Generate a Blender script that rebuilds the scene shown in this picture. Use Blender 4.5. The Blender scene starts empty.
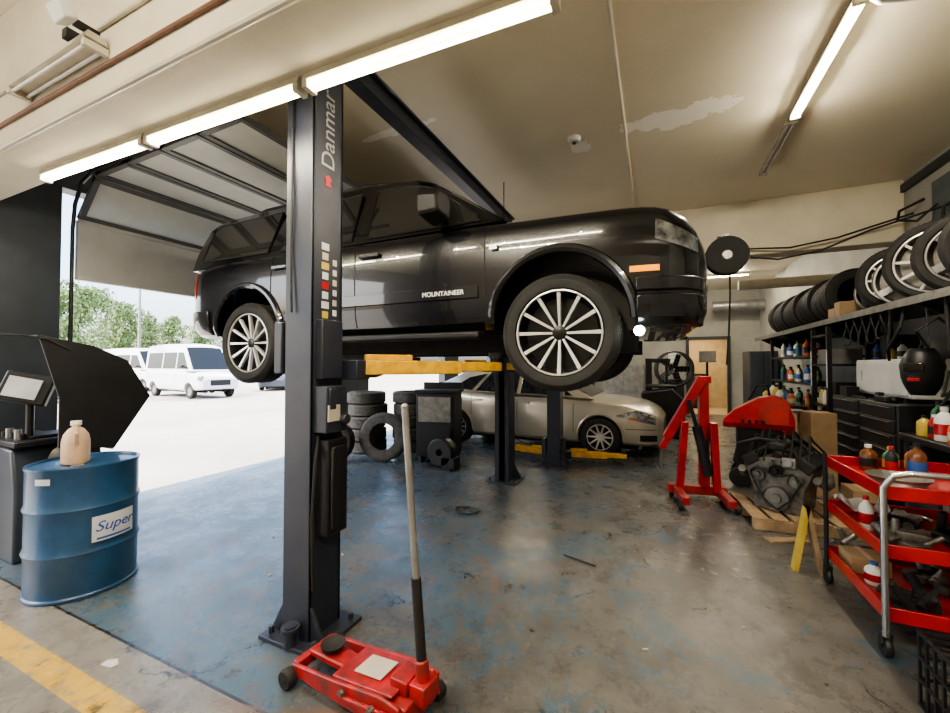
import bpy, bmesh, math, random
from mathutils import Vector, Matrix, Euler
random.seed(7)
C = bpy.context.scene.collection
PI = math.pi
V = Vector
try:
    bpy.context.scene.view_settings.look = 'AgX - Medium High Contrast'
    bpy.context.scene.view_settings.exposure = 0.3
except Exception: pass
# ------------------------------------------------------------------ camera
FPX = 400.0; YAW = math.radians(24.2); PIT = math.radians(1.22)
CAM = V((0, 0, 1.55))
cd = bpy.data.cameras.new('camera'); cam = bpy.data.objects.new('camera', cd); C.objects.link(cam)
cd.sensor_width = 36; cd.lens = FPX / 950 * 36; cd.clip_end = 500; cd.clip_start = 0.05
cam.location = CAM; cam.rotation_euler = (PI/2 + PIT, 0, YAW)
bpy.context.scene.camera = cam

# ------------------------------------------------------------------ materials
def nt(name):
    m = bpy.data.materials.new(name); m.use_nodes = True
    t = m.node_tree; b = t.nodes['Principled BSDF']
    return m, t, b
def ramp(t, src, p0, p1, c0=(0,0,0,1), c1=(1,1,1,1)):
    r = t.nodes.new('ShaderNodeValToRGB'); r.color_ramp.elements[0].position = p0; r.color_ramp.elements[1].position = p1
    r.color_ramp.elements[0].color = c0; r.color_ramp.elements[1].color = c1
    t.links.new(src, r.inputs[0]); return r.outputs[0]
def noise(t, scale, detail=4, vec=None, rough=0.5, dist=0.0):
    n = t.nodes.new('ShaderNodeTexNoise'); n.inputs['Scale'].default_value = scale; n.inputs['Detail'].default_value = detail
    n.inputs['Roughness'].default_value = rough; n.inputs['Distortion'].default_value = dist
    if vec: t.links.new(vec, n.inputs['Vector'])
    return n.outputs['Fac']
def mix(t, fac, a, b):
    m = t.nodes.new('ShaderNodeMix'); m.data_type = 'RGBA'
    for i, v in ((0, fac), (6, a), (7, b)):
        if isinstance(v, (int, float)): m.inputs[i].default_value = v
        elif isinstance(v, (tuple, list)): m.inputs[i].default_value = (v[0], v[1], v[2], 1)
        else: t.links.new(v, m.inputs[i])
    return m.outputs[2]
def mth(t, op, a, b=0.0, c=None):
    m = t.nodes.new('ShaderNodeMath'); m.operation = op
    for i, v in enumerate((a, b) if c is None else (a, b, c)):
        if isinstance(v, (int, float)): m.inputs[i].default_value = v
        else: t.links.new(v, m.inputs[i])
    return m.outputs[0]
def mat(name, col, rough=0.5, metal=0.0, var=0.15, scale=6.0, bump=0.0, bscale=40.0, coat=0.0, emit=0.0, ecol=None, alpha=1.0, trans=0.0, spec=0.5, col2=None):
    m, t, b = nt(name)
    co = t.nodes.new('ShaderNodeTexCoord').outputs['Object']
    n = noise(t, scale, 5, co, 0.6)
    c2 = col2 if col2 else tuple(max(0, c * (1 - var * 2)) for c in col)
    f = ramp(t, n, 0.35, 0.7)
    t.links.new(mix(t, f, col, c2), b.inputs['Base Color'])
    b.inputs['Roughness'].default_value = rough; b.inputs['Metallic'].default_value = metal
    b.inputs['Coat Weight'].default_value = coat; b.inputs['Coat Roughness'].default_value = 0.04
    b.inputs['Specular IOR Level'].default_value = spec
    if bump:
        bn = t.nodes.new('ShaderNodeBump'); bn.inputs['Strength'].default_value = bump; bn.inputs['Distance'].default_value = 0.01
        t.links.new(noise(t, bscale, 4, co), bn.inputs['Height']); t.links.new(bn.outputs[0], b.inputs['Normal'])
    if emit:
        b.inputs['Emission Color'].default_value = (*(ecol or col), 1); b.inputs['Emission Strength'].default_value = emit
    if trans: b.inputs['Transmission Weight'].default_value = trans
    if alpha < 1: b.inputs['Alpha'].default_value = alpha
    return m
M = {}
M['suv'] = mat('black_paint', (0.006, 0.006, 0.008), 0.25, 0, 0.1, coat=0.8, spec=0.35)
M['silver'] = mat('champagne_paint', (0.52, 0.48, 0.40), 0.28, 0.45, 0.03, coat=0.8)
M['white_paint'] = mat('white_paint', (0.66, 0.67, 0.69), 0.3, 0, 0.03, coat=0.5)
M['grey_paint'] = mat('grey_paint', (0.04, 0.05, 0.07), 0.3, 0.3, 0.03, coat=0.5)
M['glass'] = mat('tinted_glass', (0.040, 0.038, 0.035), 0.05, 0, 0.25, 1.5, spec=1.0)
M['glass_mid'] = mat('car_glass', (0.012, 0.015, 0.017), 0.08, 0, 0.05, spec=0.5)
M['rubber'] = mat('rubber', (0.016, 0.015, 0.014), 0.7, 0, 0.3, 12, bump=0.2)
M['rubber_grey'] = mat('dusty_rubber', (0.07, 0.07, 0.067), 0.85, 0, 0.3, 12, bump=0.3)
M['plastic'] = mat('black_plastic', (0.013, 0.013, 0.015), 0.45, 0, 0.2, spec=0.4)
M['dark'] = mat('dark_underbody', (0.021, 0.019, 0.017), 0.7, 0.1, 0.3, 10, bump=0.4)
M['rim_black'] = mat('rim_black', (0.007, 0.007, 0.007), 0.3, 0.2)
M['alloy'] = mat('alloy', (0.70, 0.69, 0.68), 0.28, 0.5, 0.08)
M['alloy_dull'] = mat('alloy_dull', (0.36, 0.35, 0.34), 0.35, 0.65, 0.2)
M['chrome'] = mat('chrome', (0.6, 0.6, 0.6), 0.2, 0.95, 0.1)
M['steel'] = mat('worn_steel', (0.26, 0.25, 0.23), 0.42, 0.7, 0.25, 10)
M['post'] = mat('charcoal_post_paint', (0.022, 0.026, 0.042), 0.38, 0.1, 0.25, 5, bump=0.05, col2=(0.036, 0.038, 0.046))
M['yellow'] = mat('yellow_arm_paint', (0.68, 0.37, 0.02), 0.45, 0, 0.2, 14)
M['red'] = mat('red_paint', (0.45, 0.009, 0.012), 0.35, 0, 0.2, 8, coat=0.3)
M['red_dirty'] = mat('dirty_red_paint', (0.42, 0.015, 0.017), 0.42, 0, 0.3, 14, col2=(0.12, 0.025, 0.02))
M['blue'] = mat('blue_drum_paint', (0.024, 0.082, 0.18), 0.38, 0.1, 0.2, 6, coat=0.2)
M['jug'] = mat('tan_plastic', (0.50, 0.34, 0.22), 0.5, 0, 0.1)
M['white'] = mat('white_plastic', (0.68, 0.68, 0.66), 0.5, 0, 0.06)
M['wood'] = mat('pale_wood', (0.42, 0.29, 0.17), 0.7, 0, 0.25, 8)
M['card'] = mat('cardboard', (0.36, 0.24, 0.13), 0.8, 0, 0.12)
M['cream'] = mat('cream_beam_paint', (0.66, 0.60, 0.47), 0.6, 0, 0.1, 1.5, bump=0.1)
M['trimdark'] = mat('dark_trim', (0.03, 0.035, 0.04), 0.5, 0, 0.2)
M['teal'] = mat('dark_teal_panel', (0.06, 0.078, 0.082), 0.5, 0, 0.15)
M['darkwall'] = mat('dark_blue_wall', (0.036, 0.047, 0.063), 0.45, 0, 0.2, 3)
M['tube'] = mat('lit_tube', (1, 0.95, 0.8), 0.4, emit=16, ecol=(1, 0.89, 0.62))
M['tube_off'] = mat('unlit_tube', (0.75, 0.74, 0.70), 0.3)
M['fixture'] = mat('fixture_enamel', (0.60, 0.55, 0.44), 0.4, 0, 0.1)
M['amber'] = mat('amber_lens', (0.8, 0.25, 0.02), 0.15, emit=1.0, ecol=(1, 0.35, 0.02))
M['lens'] = mat('clear_lens', (0.40, 0.42, 0.44), 0.06, 0.5, 0.4, 18, coat=1, col2=(.02, .02, .02))
M['lampwhite'] = mat('work_lamp', (0.9, 1, 0.9), 0.3, emit=25, ecol=(0.85, 1, 0.85))
M['asphalt'] = mat('pale_pavement', (0.36, 0.345, 0.315), 0.9, 0, 0.14, 0.35)
M['grass'] = mat('grass', (0.14, 0.20, 0.08), 0.9, 0, 0.2, 1)
M['leaf'] = mat('leaves', (0.17, 0.25, 0.09), 0.7, 0, 0.2, 0.7, col2=(0.10, 0.16, 0.065))
M['bark'] = mat('bark', (0.14, 0.12, 0.10), 0.9)
M['doorpanel'] = mat('door_panel_grey', (0.50, 0.50, 0.50), 0.5, 0, 0.08, 3)
M['doorframe'] = mat('dark_aluminium', (0.17, 0.17, 0.17), 0.4, 0.3, 0.1)
M['frost'] = mat('milky_door_pane', (0.72, 0.72, 0.68), 0.4, 0, 0.05, trans=0.2)
M['tan_room'] = mat('tan_room', (0.50, 0.39, 0.24), 0.7, 0, 0.1)
M['green'] = mat('green_label_plastic', (0.05, 0.22, 0.10), 0.4)
M['orange'] = mat('orange_plastic', (0.50, 0.14, 0.03), 0.4)
M['brown'] = mat('brown_bottle', (0.16, 0.06, 0.02), 0.25)
M['bluep'] = mat('blue_plastic', (0.03, 0.10, 0.35), 0.4)
M['yellowp'] = mat('yellow_plastic', (0.60, 0.44, 0.08), 0.45)
M['letter'] = mat('white_lettering', (0.75, 0.75, 0.75), 0.5, 0, 0.02, emit=0.05)
M['letter_grey'] = mat('faded_lettering', (0.36, 0.36, 0.36), 0.5, 0, 0.1)
M['letter_blue'] = mat('blue_lettering', (0.03, 0.08, 0.35), 0.5, 0, 0.02)
M['label_white'] = mat('label_paper', (0.55, 0.57, 0.59), 0.5, 0, 0.08)
M['engine'] = mat('greasy_aluminium', (0.22, 0.20, 0.18), 0.45, 0.6, 0.35, 9, bump=0.4, col2=(0.03, 0.028, 0.025))
M['rag'] = mat('white_rag', (0.55, 0.53, 0.50), 0.9, 0, 0.15)
M['sticker'] = mat('pale_sticker', (0.50, 0.45, 0.36), 0.5, 0, 0.1)

def floor_mat():
    m, t, b = nt('worn_blue_concrete')
    tc = t.nodes.new('ShaderNodeTexCoord'); co = tc.outputs['Object']
    sp = t.nodes.new('ShaderNodeSeparateXYZ'); t.links.new(co, sp.inputs[0]); X, Y = sp.outputs[0], sp.outputs[1]
    con = mix(t, ramp(t, noise(t, 1.6, 12, co, 0.76), 0.36, 0.64), (0.140, 0.130, 0.115), (0.056, 0.053, 0.048))
    blue = mix(t, ramp(t, noise(t, 3.0, 10, co, 0.75), 0.3, 0.7), (0.038, 0.082, 0.122), (0.075, 0.105, 0.128))
    grad = mth(t, 'MULTIPLY', X, -0.030)
    wear = mth(t, 'ADD', noise(t, 1.15, 14, co, 0.82, 0.5), grad)
    wm = ramp(t, wear, 0.525, 0.555)
    fleck = ramp(t, noise(t, 11, 10, co, 0.82), 0.46, 0.50)
    base = mix(t, mth(t, 'MULTIPLY', wm, mth(t, 'MULTIPLY_ADD', fleck, 0.65, 0.32)), con, blue)
    near = mth(t, 'LESS_THAN', Y, 1.27)
    bare = mix(t, ramp(t, noise(t, 2.2, 12, co, 0.8), 0.3, 0.7), (0.24, 0.22, 0.185), (0.115, 0.105, 0.09))
    base = mix(t, near, base, bare)
    jt = mth(t, 'LESS_THAN', mth(t, 'ABSOLUTE', mth(t, 'SUBTRACT', Y, 1.27)), 0.008)
    base = mix(t, jt, base, (0.02, 0.02, 0.02))
    jt2 = mth(t, 'LESS_THAN', mth(t, 'ABSOLUTE', mth(t, 'SUBTRACT', Y, 6.0)), 0.01)
    base = mix(t, jt2, base, (0.03, 0.03, 0.03))
    yl = mth(t, 'LESS_THAN', mth(t, 'ABSOLUTE', mth(t, 'SUBTRACT', Y, 1.0)), 0.062)
    yw = mth(t, 'MULTIPLY', yl, ramp(t, noise(t, 14, 8, co, 0.7), 0.34, 0.48))
    base = mix(t, yw, base, (0.50, 0.32, 0.06))
    st = ramp(t, noise(t, 1.9, 13, co, 0.8, 0.8), 0.54, 0.65)
    base = mix(t, mth(t, 'MULTIPLY', st, 0.72), base, (0.026, 0.024, 0.022))
    st2 = ramp(t, noise(t, 7.5, 7, co, 0.72, 0.3), 0.60, 0.65)
    base = mix(t, mth(t, 'MULTIPLY', st2, 0.7), base, (0.017, 0.016, 0.015))
    vo = t.nodes.new('ShaderNodeTexVoronoi'); vo.feature = 'DISTANCE_TO_EDGE'; vo.inputs['Scale'].default_value = 0.55
    wp = t.nodes.new('ShaderNodeVectorMath'); wp.operation = 'ADD'; t.links.new(co, wp.inputs[0])
    nc = t.nodes.new('ShaderNodeTexNoise'); nc.inputs['Scale'].default_value = 2.5; nc.inputs['Detail'].default_value = 8; t.links.new(co, nc.inputs['Vector'])
    t.links.new(nc.outputs['Color'], wp.inputs[1]); t.links.new(wp.outputs[0], vo.inputs['Vector'])
    ck = mth(t, 'MULTIPLY', mth(t, 'LESS_THAN', vo.outputs['Distance'], 0.0045), ramp(t, noise(t, 0.9, 3, co), 0.46, 0.52))
    base = mix(t, mth(t, 'MULTIPLY', ck, .85), base, (0.014, 0.013, 0.012))
    ln = t.nodes.new('ShaderNodeVectorMath'); ln.operation = 'DISTANCE'; t.links.new(co, ln.inputs[0]); ln.inputs[1].default_value = (-1.9, 2.2, 0)
    arc = mth(t, 'LESS_THAN', mth(t, 'ABSOLUTE', mth(t, 'SUBTRACT', ln.outputs['Value'], 0.98)), 0.03)
    base = mix(t, mth(t, 'MULTIPLY', arc, mth(t, 'MULTIPLY', ramp(t, noise(t, 5, 6, co), 0.4, 0.6), 0.7)), base, (0.14, 0.085, 0.06))
    sp2 = ramp(t, noise(t, 30, 3, co, 0.6), 0.66, 0.70)
    base = mix(t, mth(t, 'MULTIPLY', sp2, 0.5), base, (0.28, 0.27, 0.25))
    t.links.new(base, b.inputs['Base Color'])
    t.links.new(ramp(t, noise(t, 2.4, 12, co, 0.82), 0.36, 0.64, (0.12, 0.12, 0.12, 1), (0.48, 0.48, 0.48, 1)), b.inputs['Roughness'])
    bn = t.nodes.new('ShaderNodeBump'); bn.inputs['Strength'].default_value = 0.26; bn.inputs['Distance'].default_value = 0.01
    t.links.new(noise(t, 16, 10, co, 0.8), bn.inputs['Height']); t.links.new(bn.outputs[0], b.inputs['Normal'])
    return m
def ceil_mat():
    m, t, b = nt('stained_ceiling_paint')
    co = t.nodes.new('ShaderNodeTexCoord').outputs['Object']
    base = mix(t, ramp(t, noise(t, 0.5, 6, co, 0.65), 0.3, 0.7), (0.80, 0.73, 0.58), (0.68, 0.61, 0.47))
    nz = noise(t, 5, 6, co, 0.7)
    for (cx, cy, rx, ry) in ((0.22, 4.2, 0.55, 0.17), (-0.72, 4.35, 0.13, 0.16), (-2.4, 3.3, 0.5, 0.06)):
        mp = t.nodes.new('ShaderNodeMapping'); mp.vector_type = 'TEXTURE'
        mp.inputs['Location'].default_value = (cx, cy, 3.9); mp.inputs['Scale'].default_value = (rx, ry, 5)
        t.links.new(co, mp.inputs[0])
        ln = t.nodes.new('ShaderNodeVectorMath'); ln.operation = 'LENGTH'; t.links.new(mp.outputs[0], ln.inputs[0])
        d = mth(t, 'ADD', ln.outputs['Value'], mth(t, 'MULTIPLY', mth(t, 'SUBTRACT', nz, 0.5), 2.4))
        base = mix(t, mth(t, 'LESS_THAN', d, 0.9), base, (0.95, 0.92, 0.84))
    t.links.new(base, b.inputs['Base Color']); b.inputs['Roughness'].default_value = 0.42
    bn = t.nodes.new('ShaderNodeBump'); bn.inputs['Strength'].default_value = 0.15; bn.inputs['Distance'].default_value = 0.01
    t.links.new(noise(t, 30, 4, co), bn.inputs['Height']); t.links.new(bn.outputs[0], b.inputs['Normal'])
    return m
M['floor'] = floor_mat(); M['ceil'] = ceil_mat()
M['wall'] = mat('grey_green_wall', (0.34, 0.33, 0.29), 0.7, 0, 0.15, 1.2, bump=0.1)
M['wall_up'] = mat('cream_wall', (0.6, 0.57, 0.50), 0.7, 0, 0.1, 1.2)

# ------------------------------------------------------------------ mesh builder
def finish(me, ang=35):
    bm = bmesh.new(); bm.from_mesh(me)
    bmesh.ops.recalc_face_normals(bm, faces=bm.faces)
    la = math.radians(ang)
    for f in bm.faces: f.smooth = True
    for e in bm.edges:
        if len(e.link_faces) == 2: e.smooth = e.calc_face_angle(0) < la
    bm.to_mesh(me); bm.free()
class MB:
    def __init__(s): s.bm = bmesh.new()
    def box(s, c, d, rot=None):
        mt = Matrix.Translation(V(c)) @ (rot if rot else Matrix.Identity(4)) @ Matrix.Diagonal((d[0], d[1], d[2], 1))
        bmesh.ops.create_cube(s.bm, size=1, matrix=mt); return s
    def cyl(s, p0, p1, r0, r1=None, n=16):
        p0 = V(p0); p1 = V(p1); dv = p1 - p0
        if r1 is None: r1 = r0
        q = dv.to_track_quat('Z', 'Y').to_matrix().to_4x4()
        bmesh.ops.create_cone(s.bm, cap_ends=True, segments=n, radius1=r0, radius2=r1, depth=dv.length, matrix=Matrix.Translation((p0 + p1) / 2) @ q); return s
    def sph(s, c, r, sc=(1, 1, 1), n=16):
        bmesh.ops.create_uvsphere(s.bm, u_segments=n, v_segments=max(6, n // 2), radius=r, matrix=Matrix.Translation(V(c)) @ Matrix.Diagonal((*sc, 1))); return s
    def lathe(s, prof, mt=None, n=40, closed=False):
        mt = mt or Matrix.Identity(4); rings = []
        for k in range(n):
            a = 2 * PI * k / n
            rings.append([s.bm.verts.new(mt @ V((r * math.cos(a), r * math.sin(a), z))) for r, z in prof])
        m = len(prof)
        for k in range(n):
            A, B = rings[k], rings[(k + 1) % n]
            for i in range(m if closed else m - 1):
                j = (i + 1) % m
                try: s.bm.faces.new((A[i], B[i], B[j], A[j]))
                except ValueError: pass
        bmesh.ops.remove_doubles(s.bm, verts=[v for r in rings for v in r], dist=1e-5)
        return s
    def tube(s, pts, r, n=8, closed=False):
        pts = [V(p) for p in pts]; N = len(pts); rings = []
        up = V((0, 0, 1))
        for i, p in enumerate(pts):
            a = pts[i - 1] if i > 0 or closed else p
            b = pts[(i + 1) % N] if i < N - 1 or closed else p
            tg = (b - a).normalized()
            ref = up if abs(tg.z) < 0.95 else V((1, 0, 0))
            u = tg.cross(ref).normalized(); w = u.cross(tg)
            if rings:
                pu = prev - tg * prev.dot(tg)
                if pu.length > 1e-4: u = pu.normalized(); w = u.cross(tg)
            prev = u
            rr = r[i] if isinstance(r, (list, tuple)) else r
            rings.append([s.bm.verts.new(p + (u * math.cos(2 * PI * k / n) + w * math.sin(2 * PI * k / n)) * rr) for k in range(n)])
        for i in range(N if closed else N - 1):
            A, B = rings[i], rings[(i + 1) % N]
            for k in range(n): s.bm.faces.new((A[k], A[(k + 1) % n], B[(k + 1) % n], B[k]))
        if not closed:
            s.bm.faces.new(rings[0][::-1]); s.bm.faces.new(rings[-1])
        return s
    def loft(s, secs, cap=True):
        rings = [[s.bm.verts.new(V(p)) for p in sc] for sc in secs]; n = len(rings[0])
        for A, B in zip(rings, rings[1:]):
            for k in range(n): s.bm.faces.new((A[k], A[(k + 1) % n], B[(k + 1) % n], B[k]))
        if cap: s.bm.faces.new(rings[0][::-1]); s.bm.faces.new(rings[-1])
        return s
    def prism(s, poly, f0, f1):
        A = [s.bm.verts.new(V(f0(*p))) for p in poly]; B = [s.bm.verts.new(V(f1(*p))) for p in poly]; n = len(poly)
        s.bm.faces.new(A[::-1]); s.bm.faces.new(B)
        for k in range(n): s.bm.faces.new((A[k], A[(k + 1) % n], B[(k + 1) % n], B[k]))
        return s
    def quadgrid(s, fn, nu, nv):
        g = [[s.bm.verts.new(V(fn(i / nu, j / nv))) for j in range(nv + 1)] for i in range(nu + 1)]
        for i in range(nu):
            for j in range(nv): s.bm.faces.new((g[i][j], g[i + 1][j], g[i + 1][j + 1], g[i][j + 1]))
        return s
    def mesh(s, name, ang=35):
        me = bpy.data.meshes.new(name); s.bm.to_mesh(me); s.bm.free(); finish(me, ang); return me
    def build(s, name, m, parent=None, loc=(0, 0, 0), rot=(0, 0, 0), bev=0, ang=35, label=None):
        me = s.mesh(name, ang)
        o = bpy.data.objects.new(name, me); C.objects.link(o); me.materials.append(m)
        o.location = loc; o.rotation_euler = rot
        if parent: o.parent = parent
        if bev:
            b = o.modifiers.new('bevel', 'BEVEL'); b.width = bev; b.segments = 2; b.limit_method = 'ANGLE'; b.angle_limit = math.radians(40)
        if label: o['label'] = label
        return o
def RX(a): return Matrix.Rotation(a, 4, 'X')
def RY(a): return Matrix.Rotation(a, 4, 'Y')
def RZ(a): return Matrix.Rotation(a, 4, 'Z')
def thing(name, label, cat, loc=(0, 0, 0), rz=0, group=None):
    o = bpy.data.objects.new(name, None); C.objects.link(o); o.location = loc; o.rotation_euler = (0, 0, rz)
    o.empty_display_size = 0.1
    o['label'] = label; o['category'] = cat
    if group: o['group'] = group
    return o
def tag(o, label, cat, group=None, kind=None):
    o['label'] = label; o['category'] = cat
    if group: o['group'] = group
    if kind: o['kind'] = kind
    return o
def struct(mb, name, m, bev=0):
    o = mb.build(name, m, bev=bev); o['kind'] = 'structure'; return o
def text(body, size, m, parent, mt, name='lettering', ext=0.001, shear=0.0, label=None):
    cu = bpy.data.curves.new(name, 'FONT'); cu.body = body; cu.size = size; cu.extrude = ext; cu.align_x = 'CENTER'; cu.align_y = 'CENTER'; cu.shear = shear
    to = bpy.data.objects.new('tmp', cu); C.objects.link(to)
    dg = bpy.context.evaluated_depsgraph_get(); me = bpy.data.meshes.new_from_object(to.evaluated_get(dg))
    bpy.data.objects.remove(to); bpy.data.curves.remove(cu)
    o = bpy.data.objects.new(name, me); C.objects.link(o); me.materials.clear(); me.materials.append(m)
    o.matrix_local = mt
    if parent: o.parent = parent
    if label: o['label'] = label
    return o
def frame(xa, ya, o):
    x = V(xa).normalized(); y = V(ya).normalized(); z = x.cross(y)
    return Matrix(((x.x, y.x, z.x, o[0]), (x.y, y.y, z.y, o[1]), (x.z, y.z, z.z, o[2]), (0, 0, 0, 1)))

# ------------------------------------------------------------------ room shell
XL, XR, Y0, Y1, ZC = -5.6, 2.9, -4.0, 14.5, 3.9
struct(MB().box(((XL + XR) / 2, (Y0 + Y1) / 2, -0.1), (XR - XL + 0.3, Y1 - Y0, 0.2)), 'floor', M['floor'])
struct(MB().box(((XL + XR) / 2, (Y0 + Y1) / 2, ZC + 0.1), (XR - XL + 0.3, Y1 - Y0, 0.2)), 'ceiling', M['ceil'])
struct(MB().box((XR + 0.1, (Y0 + Y1) / 2, ZC / 2), (0.2, Y1 - Y0, ZC)), 'wall_right', M['wall'])
struct(MB().box(((XL + XR) / 2, Y0 - 0.1, ZC / 2), (XR - XL + 0.4, 0.2, ZC)), 'wall_front', M['wall_up'])
wb = MB()
wb.box(((XL + 1.0) / 2, Y1 + 0.1, ZC / 2), (1.0 - XL, 0.2, ZC)); wb.box(((2.05 + XR) / 2, Y1 + 0.1, ZC / 2), (XR - 2.05, 0.2, ZC))
wb.box((1.525, Y1 + 0.1, (2.35 + ZC) / 2), (1.05, 0.2, ZC - 2.35)); struct(wb, 'wall_back', M['wall'])
wl = MB()
ops = [(-2.7, 0.8), (2.0, 5.6), (6.9, 10.3), (11.2, 14.0)]
prev = Y0
for a, b in ops:
    wl.box((XL - 0.1, (prev + a) / 2, ZC / 2), (0.2, a - prev, ZC)); wl.box((XL - 0.1, (a + b) / 2, (3.4 + ZC) / 2), (0.2, b - a, ZC - 3.4)); prev = b
wl.box((XL - 0.1, (prev + Y1) / 2, ZC / 2), (0.2, Y1 - prev, ZC)); struct(wl, 'wall_left', M['darkwall'])
struct(MB().box((XL + 0.06, 1.60, 1.7), (0.12, 0.72, 3.4)), 'trim_1', M['darkwall'], 0.01)
struct(MB().box(((XL + XR) / 2, 1.275, (2.97 + ZC) / 2), (XR - XL, 0.35, ZC - 2.97)), 'trim_2', M['cream'], 0.01)
struct(MB().box(((XL + XR) / 2, 6.95, (3.12 + ZC) / 2), (XR - XL, 0.3, ZC - 3.12)), 'trim_3', M['cream'], 0.01)
struct(MB().box((XR - 0.02, 4.3, 3.78), (0.04, 5.0, 0.10)), 'trim_4', M['trimdark'])
struct(MB().box((XR - 0.015, 4.4, 3.30), (0.03, 3.6, 0.62)), 'trim_5', M['teal'])
df = MB()
for x in (0.96, 2.09): df.box((x, Y1 - 0.02, 1.2), (0.09, 0.08, 2.4))
df.box((1.525, Y1 - 0.02, 2.4), (1.22, 0.08, 0.09)); struct(df, 'trim_6', M['trimdark'])
struct(MB().box((1.5, 17.0, 1.4), (3, 0.1, 2.8)), 'wall_office_back', M['tan_room'])
struct(MB().box((0.2, 15.8, 1.4), (0.1, 2.3, 2.8)), 'wall_office_left', M['tan_room'])
struct(MB().box((2.9, 15.8, 1.4), (0.1, 2.3, 2.8)), 'wall_office_right', M['tan_room'])
struct(MB().box((1.5, 15.8, 2.86), (3, 2.4, 0.1)), 'ceiling_office', M['tan_room'])
struct(MB().box((1.5, 15.85, -0.05), (3, 2.5, 0.1)), 'floor_office', M['tan_room'])
oc = thing('filing_cabinet', 'dark cabinet inside the tan back room doorway', 'cabinet', (1.35, 16.5, 0))
MB().box((0, 0, 0.62), (0.6, 0.5, 1.24)).build('body', M['plastic'], oc, bev=0.01)
for z in (0.25, 0.62, 0.99): MB().box((0, -0.26, z), (0.54, 0.03, 0.33)).box((0, -0.285, z + 0.08), (0.14, 0.02, 0.02)).build('drawer', M['post'], oc, bev=0.005)

# ------------------------------------------------------------------ wheels
_wc = {}
def wheel_meshes(R, W, rr, style):
    k = (R, W, rr, style)
    if k in _wc: return _wc[k]
    h = W / 2
    prof = [(rr, -h * 0.80), (rr + 0.010, -h * 0.95), (rr + (R - rr) * 0.35, -h * 1.0), (R - 0.035, -h * 0.96), (R - 0.012, -h * 0.86), (R, -h * 0.70)]
    for g in (-0.42, -0.02, 0.38):
        prof += [(R, h * (g - 0.06)), (R - 0.009, h * (g - 0.05)), (R - 0.009, h * (g + 0.05)), (R, h * (g + 0.06))]
    prof += [(R, h * 0.70), (R - 0.012, h * 0.86), (R - 0.035, h * 0.96), (rr + (R - rr) * 0.6, h * .995), (rr + (R - rr) * 0.35, h * 1.0), (rr + 0.010, h * 0.95), (rr, h * 0.80), (rr + 0.03, h * 0.6), (R - 0.03, h * 0.5), (R - 0.03, -h * 0.5), (rr + 0.03, -h * 0.6)]
    tb = MB().lathe(prof, n=56, closed=True)
    for k2 in range(60):
        a = 2 * PI * k2 / 60
        for sg in (-1, 1): tb.box((math.cos(a) * (R - 0.003), math.sin(a) * (R - 0.003), sg * h * 0.66), (0.006, 0.022, h * 0.22), RZ(a))
    tire = tb.mesh('tire')
    rim = MB().lathe([(rr, h * 0.86), (rr - 0.008, h * 0.88), (rr - 0.014, h * 0.8), (rr - 0.03, h * 0.3), (rr - 0.04, 0), (0.001, 0.0), (0.001, -0.02), (rr - 0.04, -0.02), (rr - 0.03, -h * 0.6), (rr, -h * 0.86), (rr + 0.01, -h * 0.8), (rr + 0.008, 0), (rr + 0.01, h * 0.8)], n=40, closed=True).mesh('rim')
    sp = MB()
    ns = {'spoke12': 12, 'alloy10': 10, 'alloy5': 5, 'steel': 8}[style]
    wd = {'spoke12': (0.013, 0.024), 'alloy10': (0.035, 0.022), 'alloy5': (0.05, 0.07), 'steel': (0.07, 0.08)}[style]
    for k2 in range(ns):
        a = 2 * PI * k2 / ns; ca, sa = math.cos(a), math.sin(a)
        def P(r, t, z): return (r * ca - t * sa, r * sa + t * ca, z)
        z1, z2 = h * 0.55, h * 0.78
        r1, r2 = 0.045, rr - 0.010
        sp.loft([[P(r1, -wd[0] / 2, z1), P(r1, wd[0] / 2, z1), P(r1, wd[0] / 2, z1 - 0.03), P(r1, -wd[0] / 2, z1 - 0.03)],
                 [P(r2, -wd[1] / 2, z2), P(r2, wd[1] / 2, z2), P(r2, wd[1] / 2, z2 - 0.025), P(r2, -wd[1] / 2, z2 - 0.025)]])
    lipw = 0.009 if style == 'spoke12' else 0.014
    sp.lathe([(rr - 0.001, h * 0.90), (rr - lipw, h * 0.915), (rr - lipw - .004, h * 0.82), (rr - 0.001, h * 0.82)], n=40, closed=True)
    spm = sp.mesh('spokes', 30)
    cap = MB().lathe([(0.001, h * 0.62), (0.028, h * 0.61), (0.045, h * 0.57), (0.05, h * 0.3), (0.001, h * 0.3)], n=24, closed=True).mesh('hub_cap')
    _wc[k] = (tire, rim, spm, cap); return _wc[k]
def addobj(name, me, m, parent=None, loc=(0, 0, 0), rot=(0, 0, 0)):
    if not me.materials: me.materials.append(m)
    o = bpy.data.objects.new(name, me); C.objects.link(o); o.location = loc; o.rotation_euler = rot
    if parent: o.parent = parent
    return o
def wheel(parent, loc, rot, R, W, rr, style, back, face, capm):
    t, r, s, c = wheel_meshes(R, W, rr, style)
    w = addobj('wheel', t, M['rubber'], parent, loc, rot)
    addobj('rim', r, back, w); addobj('spokes', s, face, w); addobj('hub_cap', c, capm, w)
    return w

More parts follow.
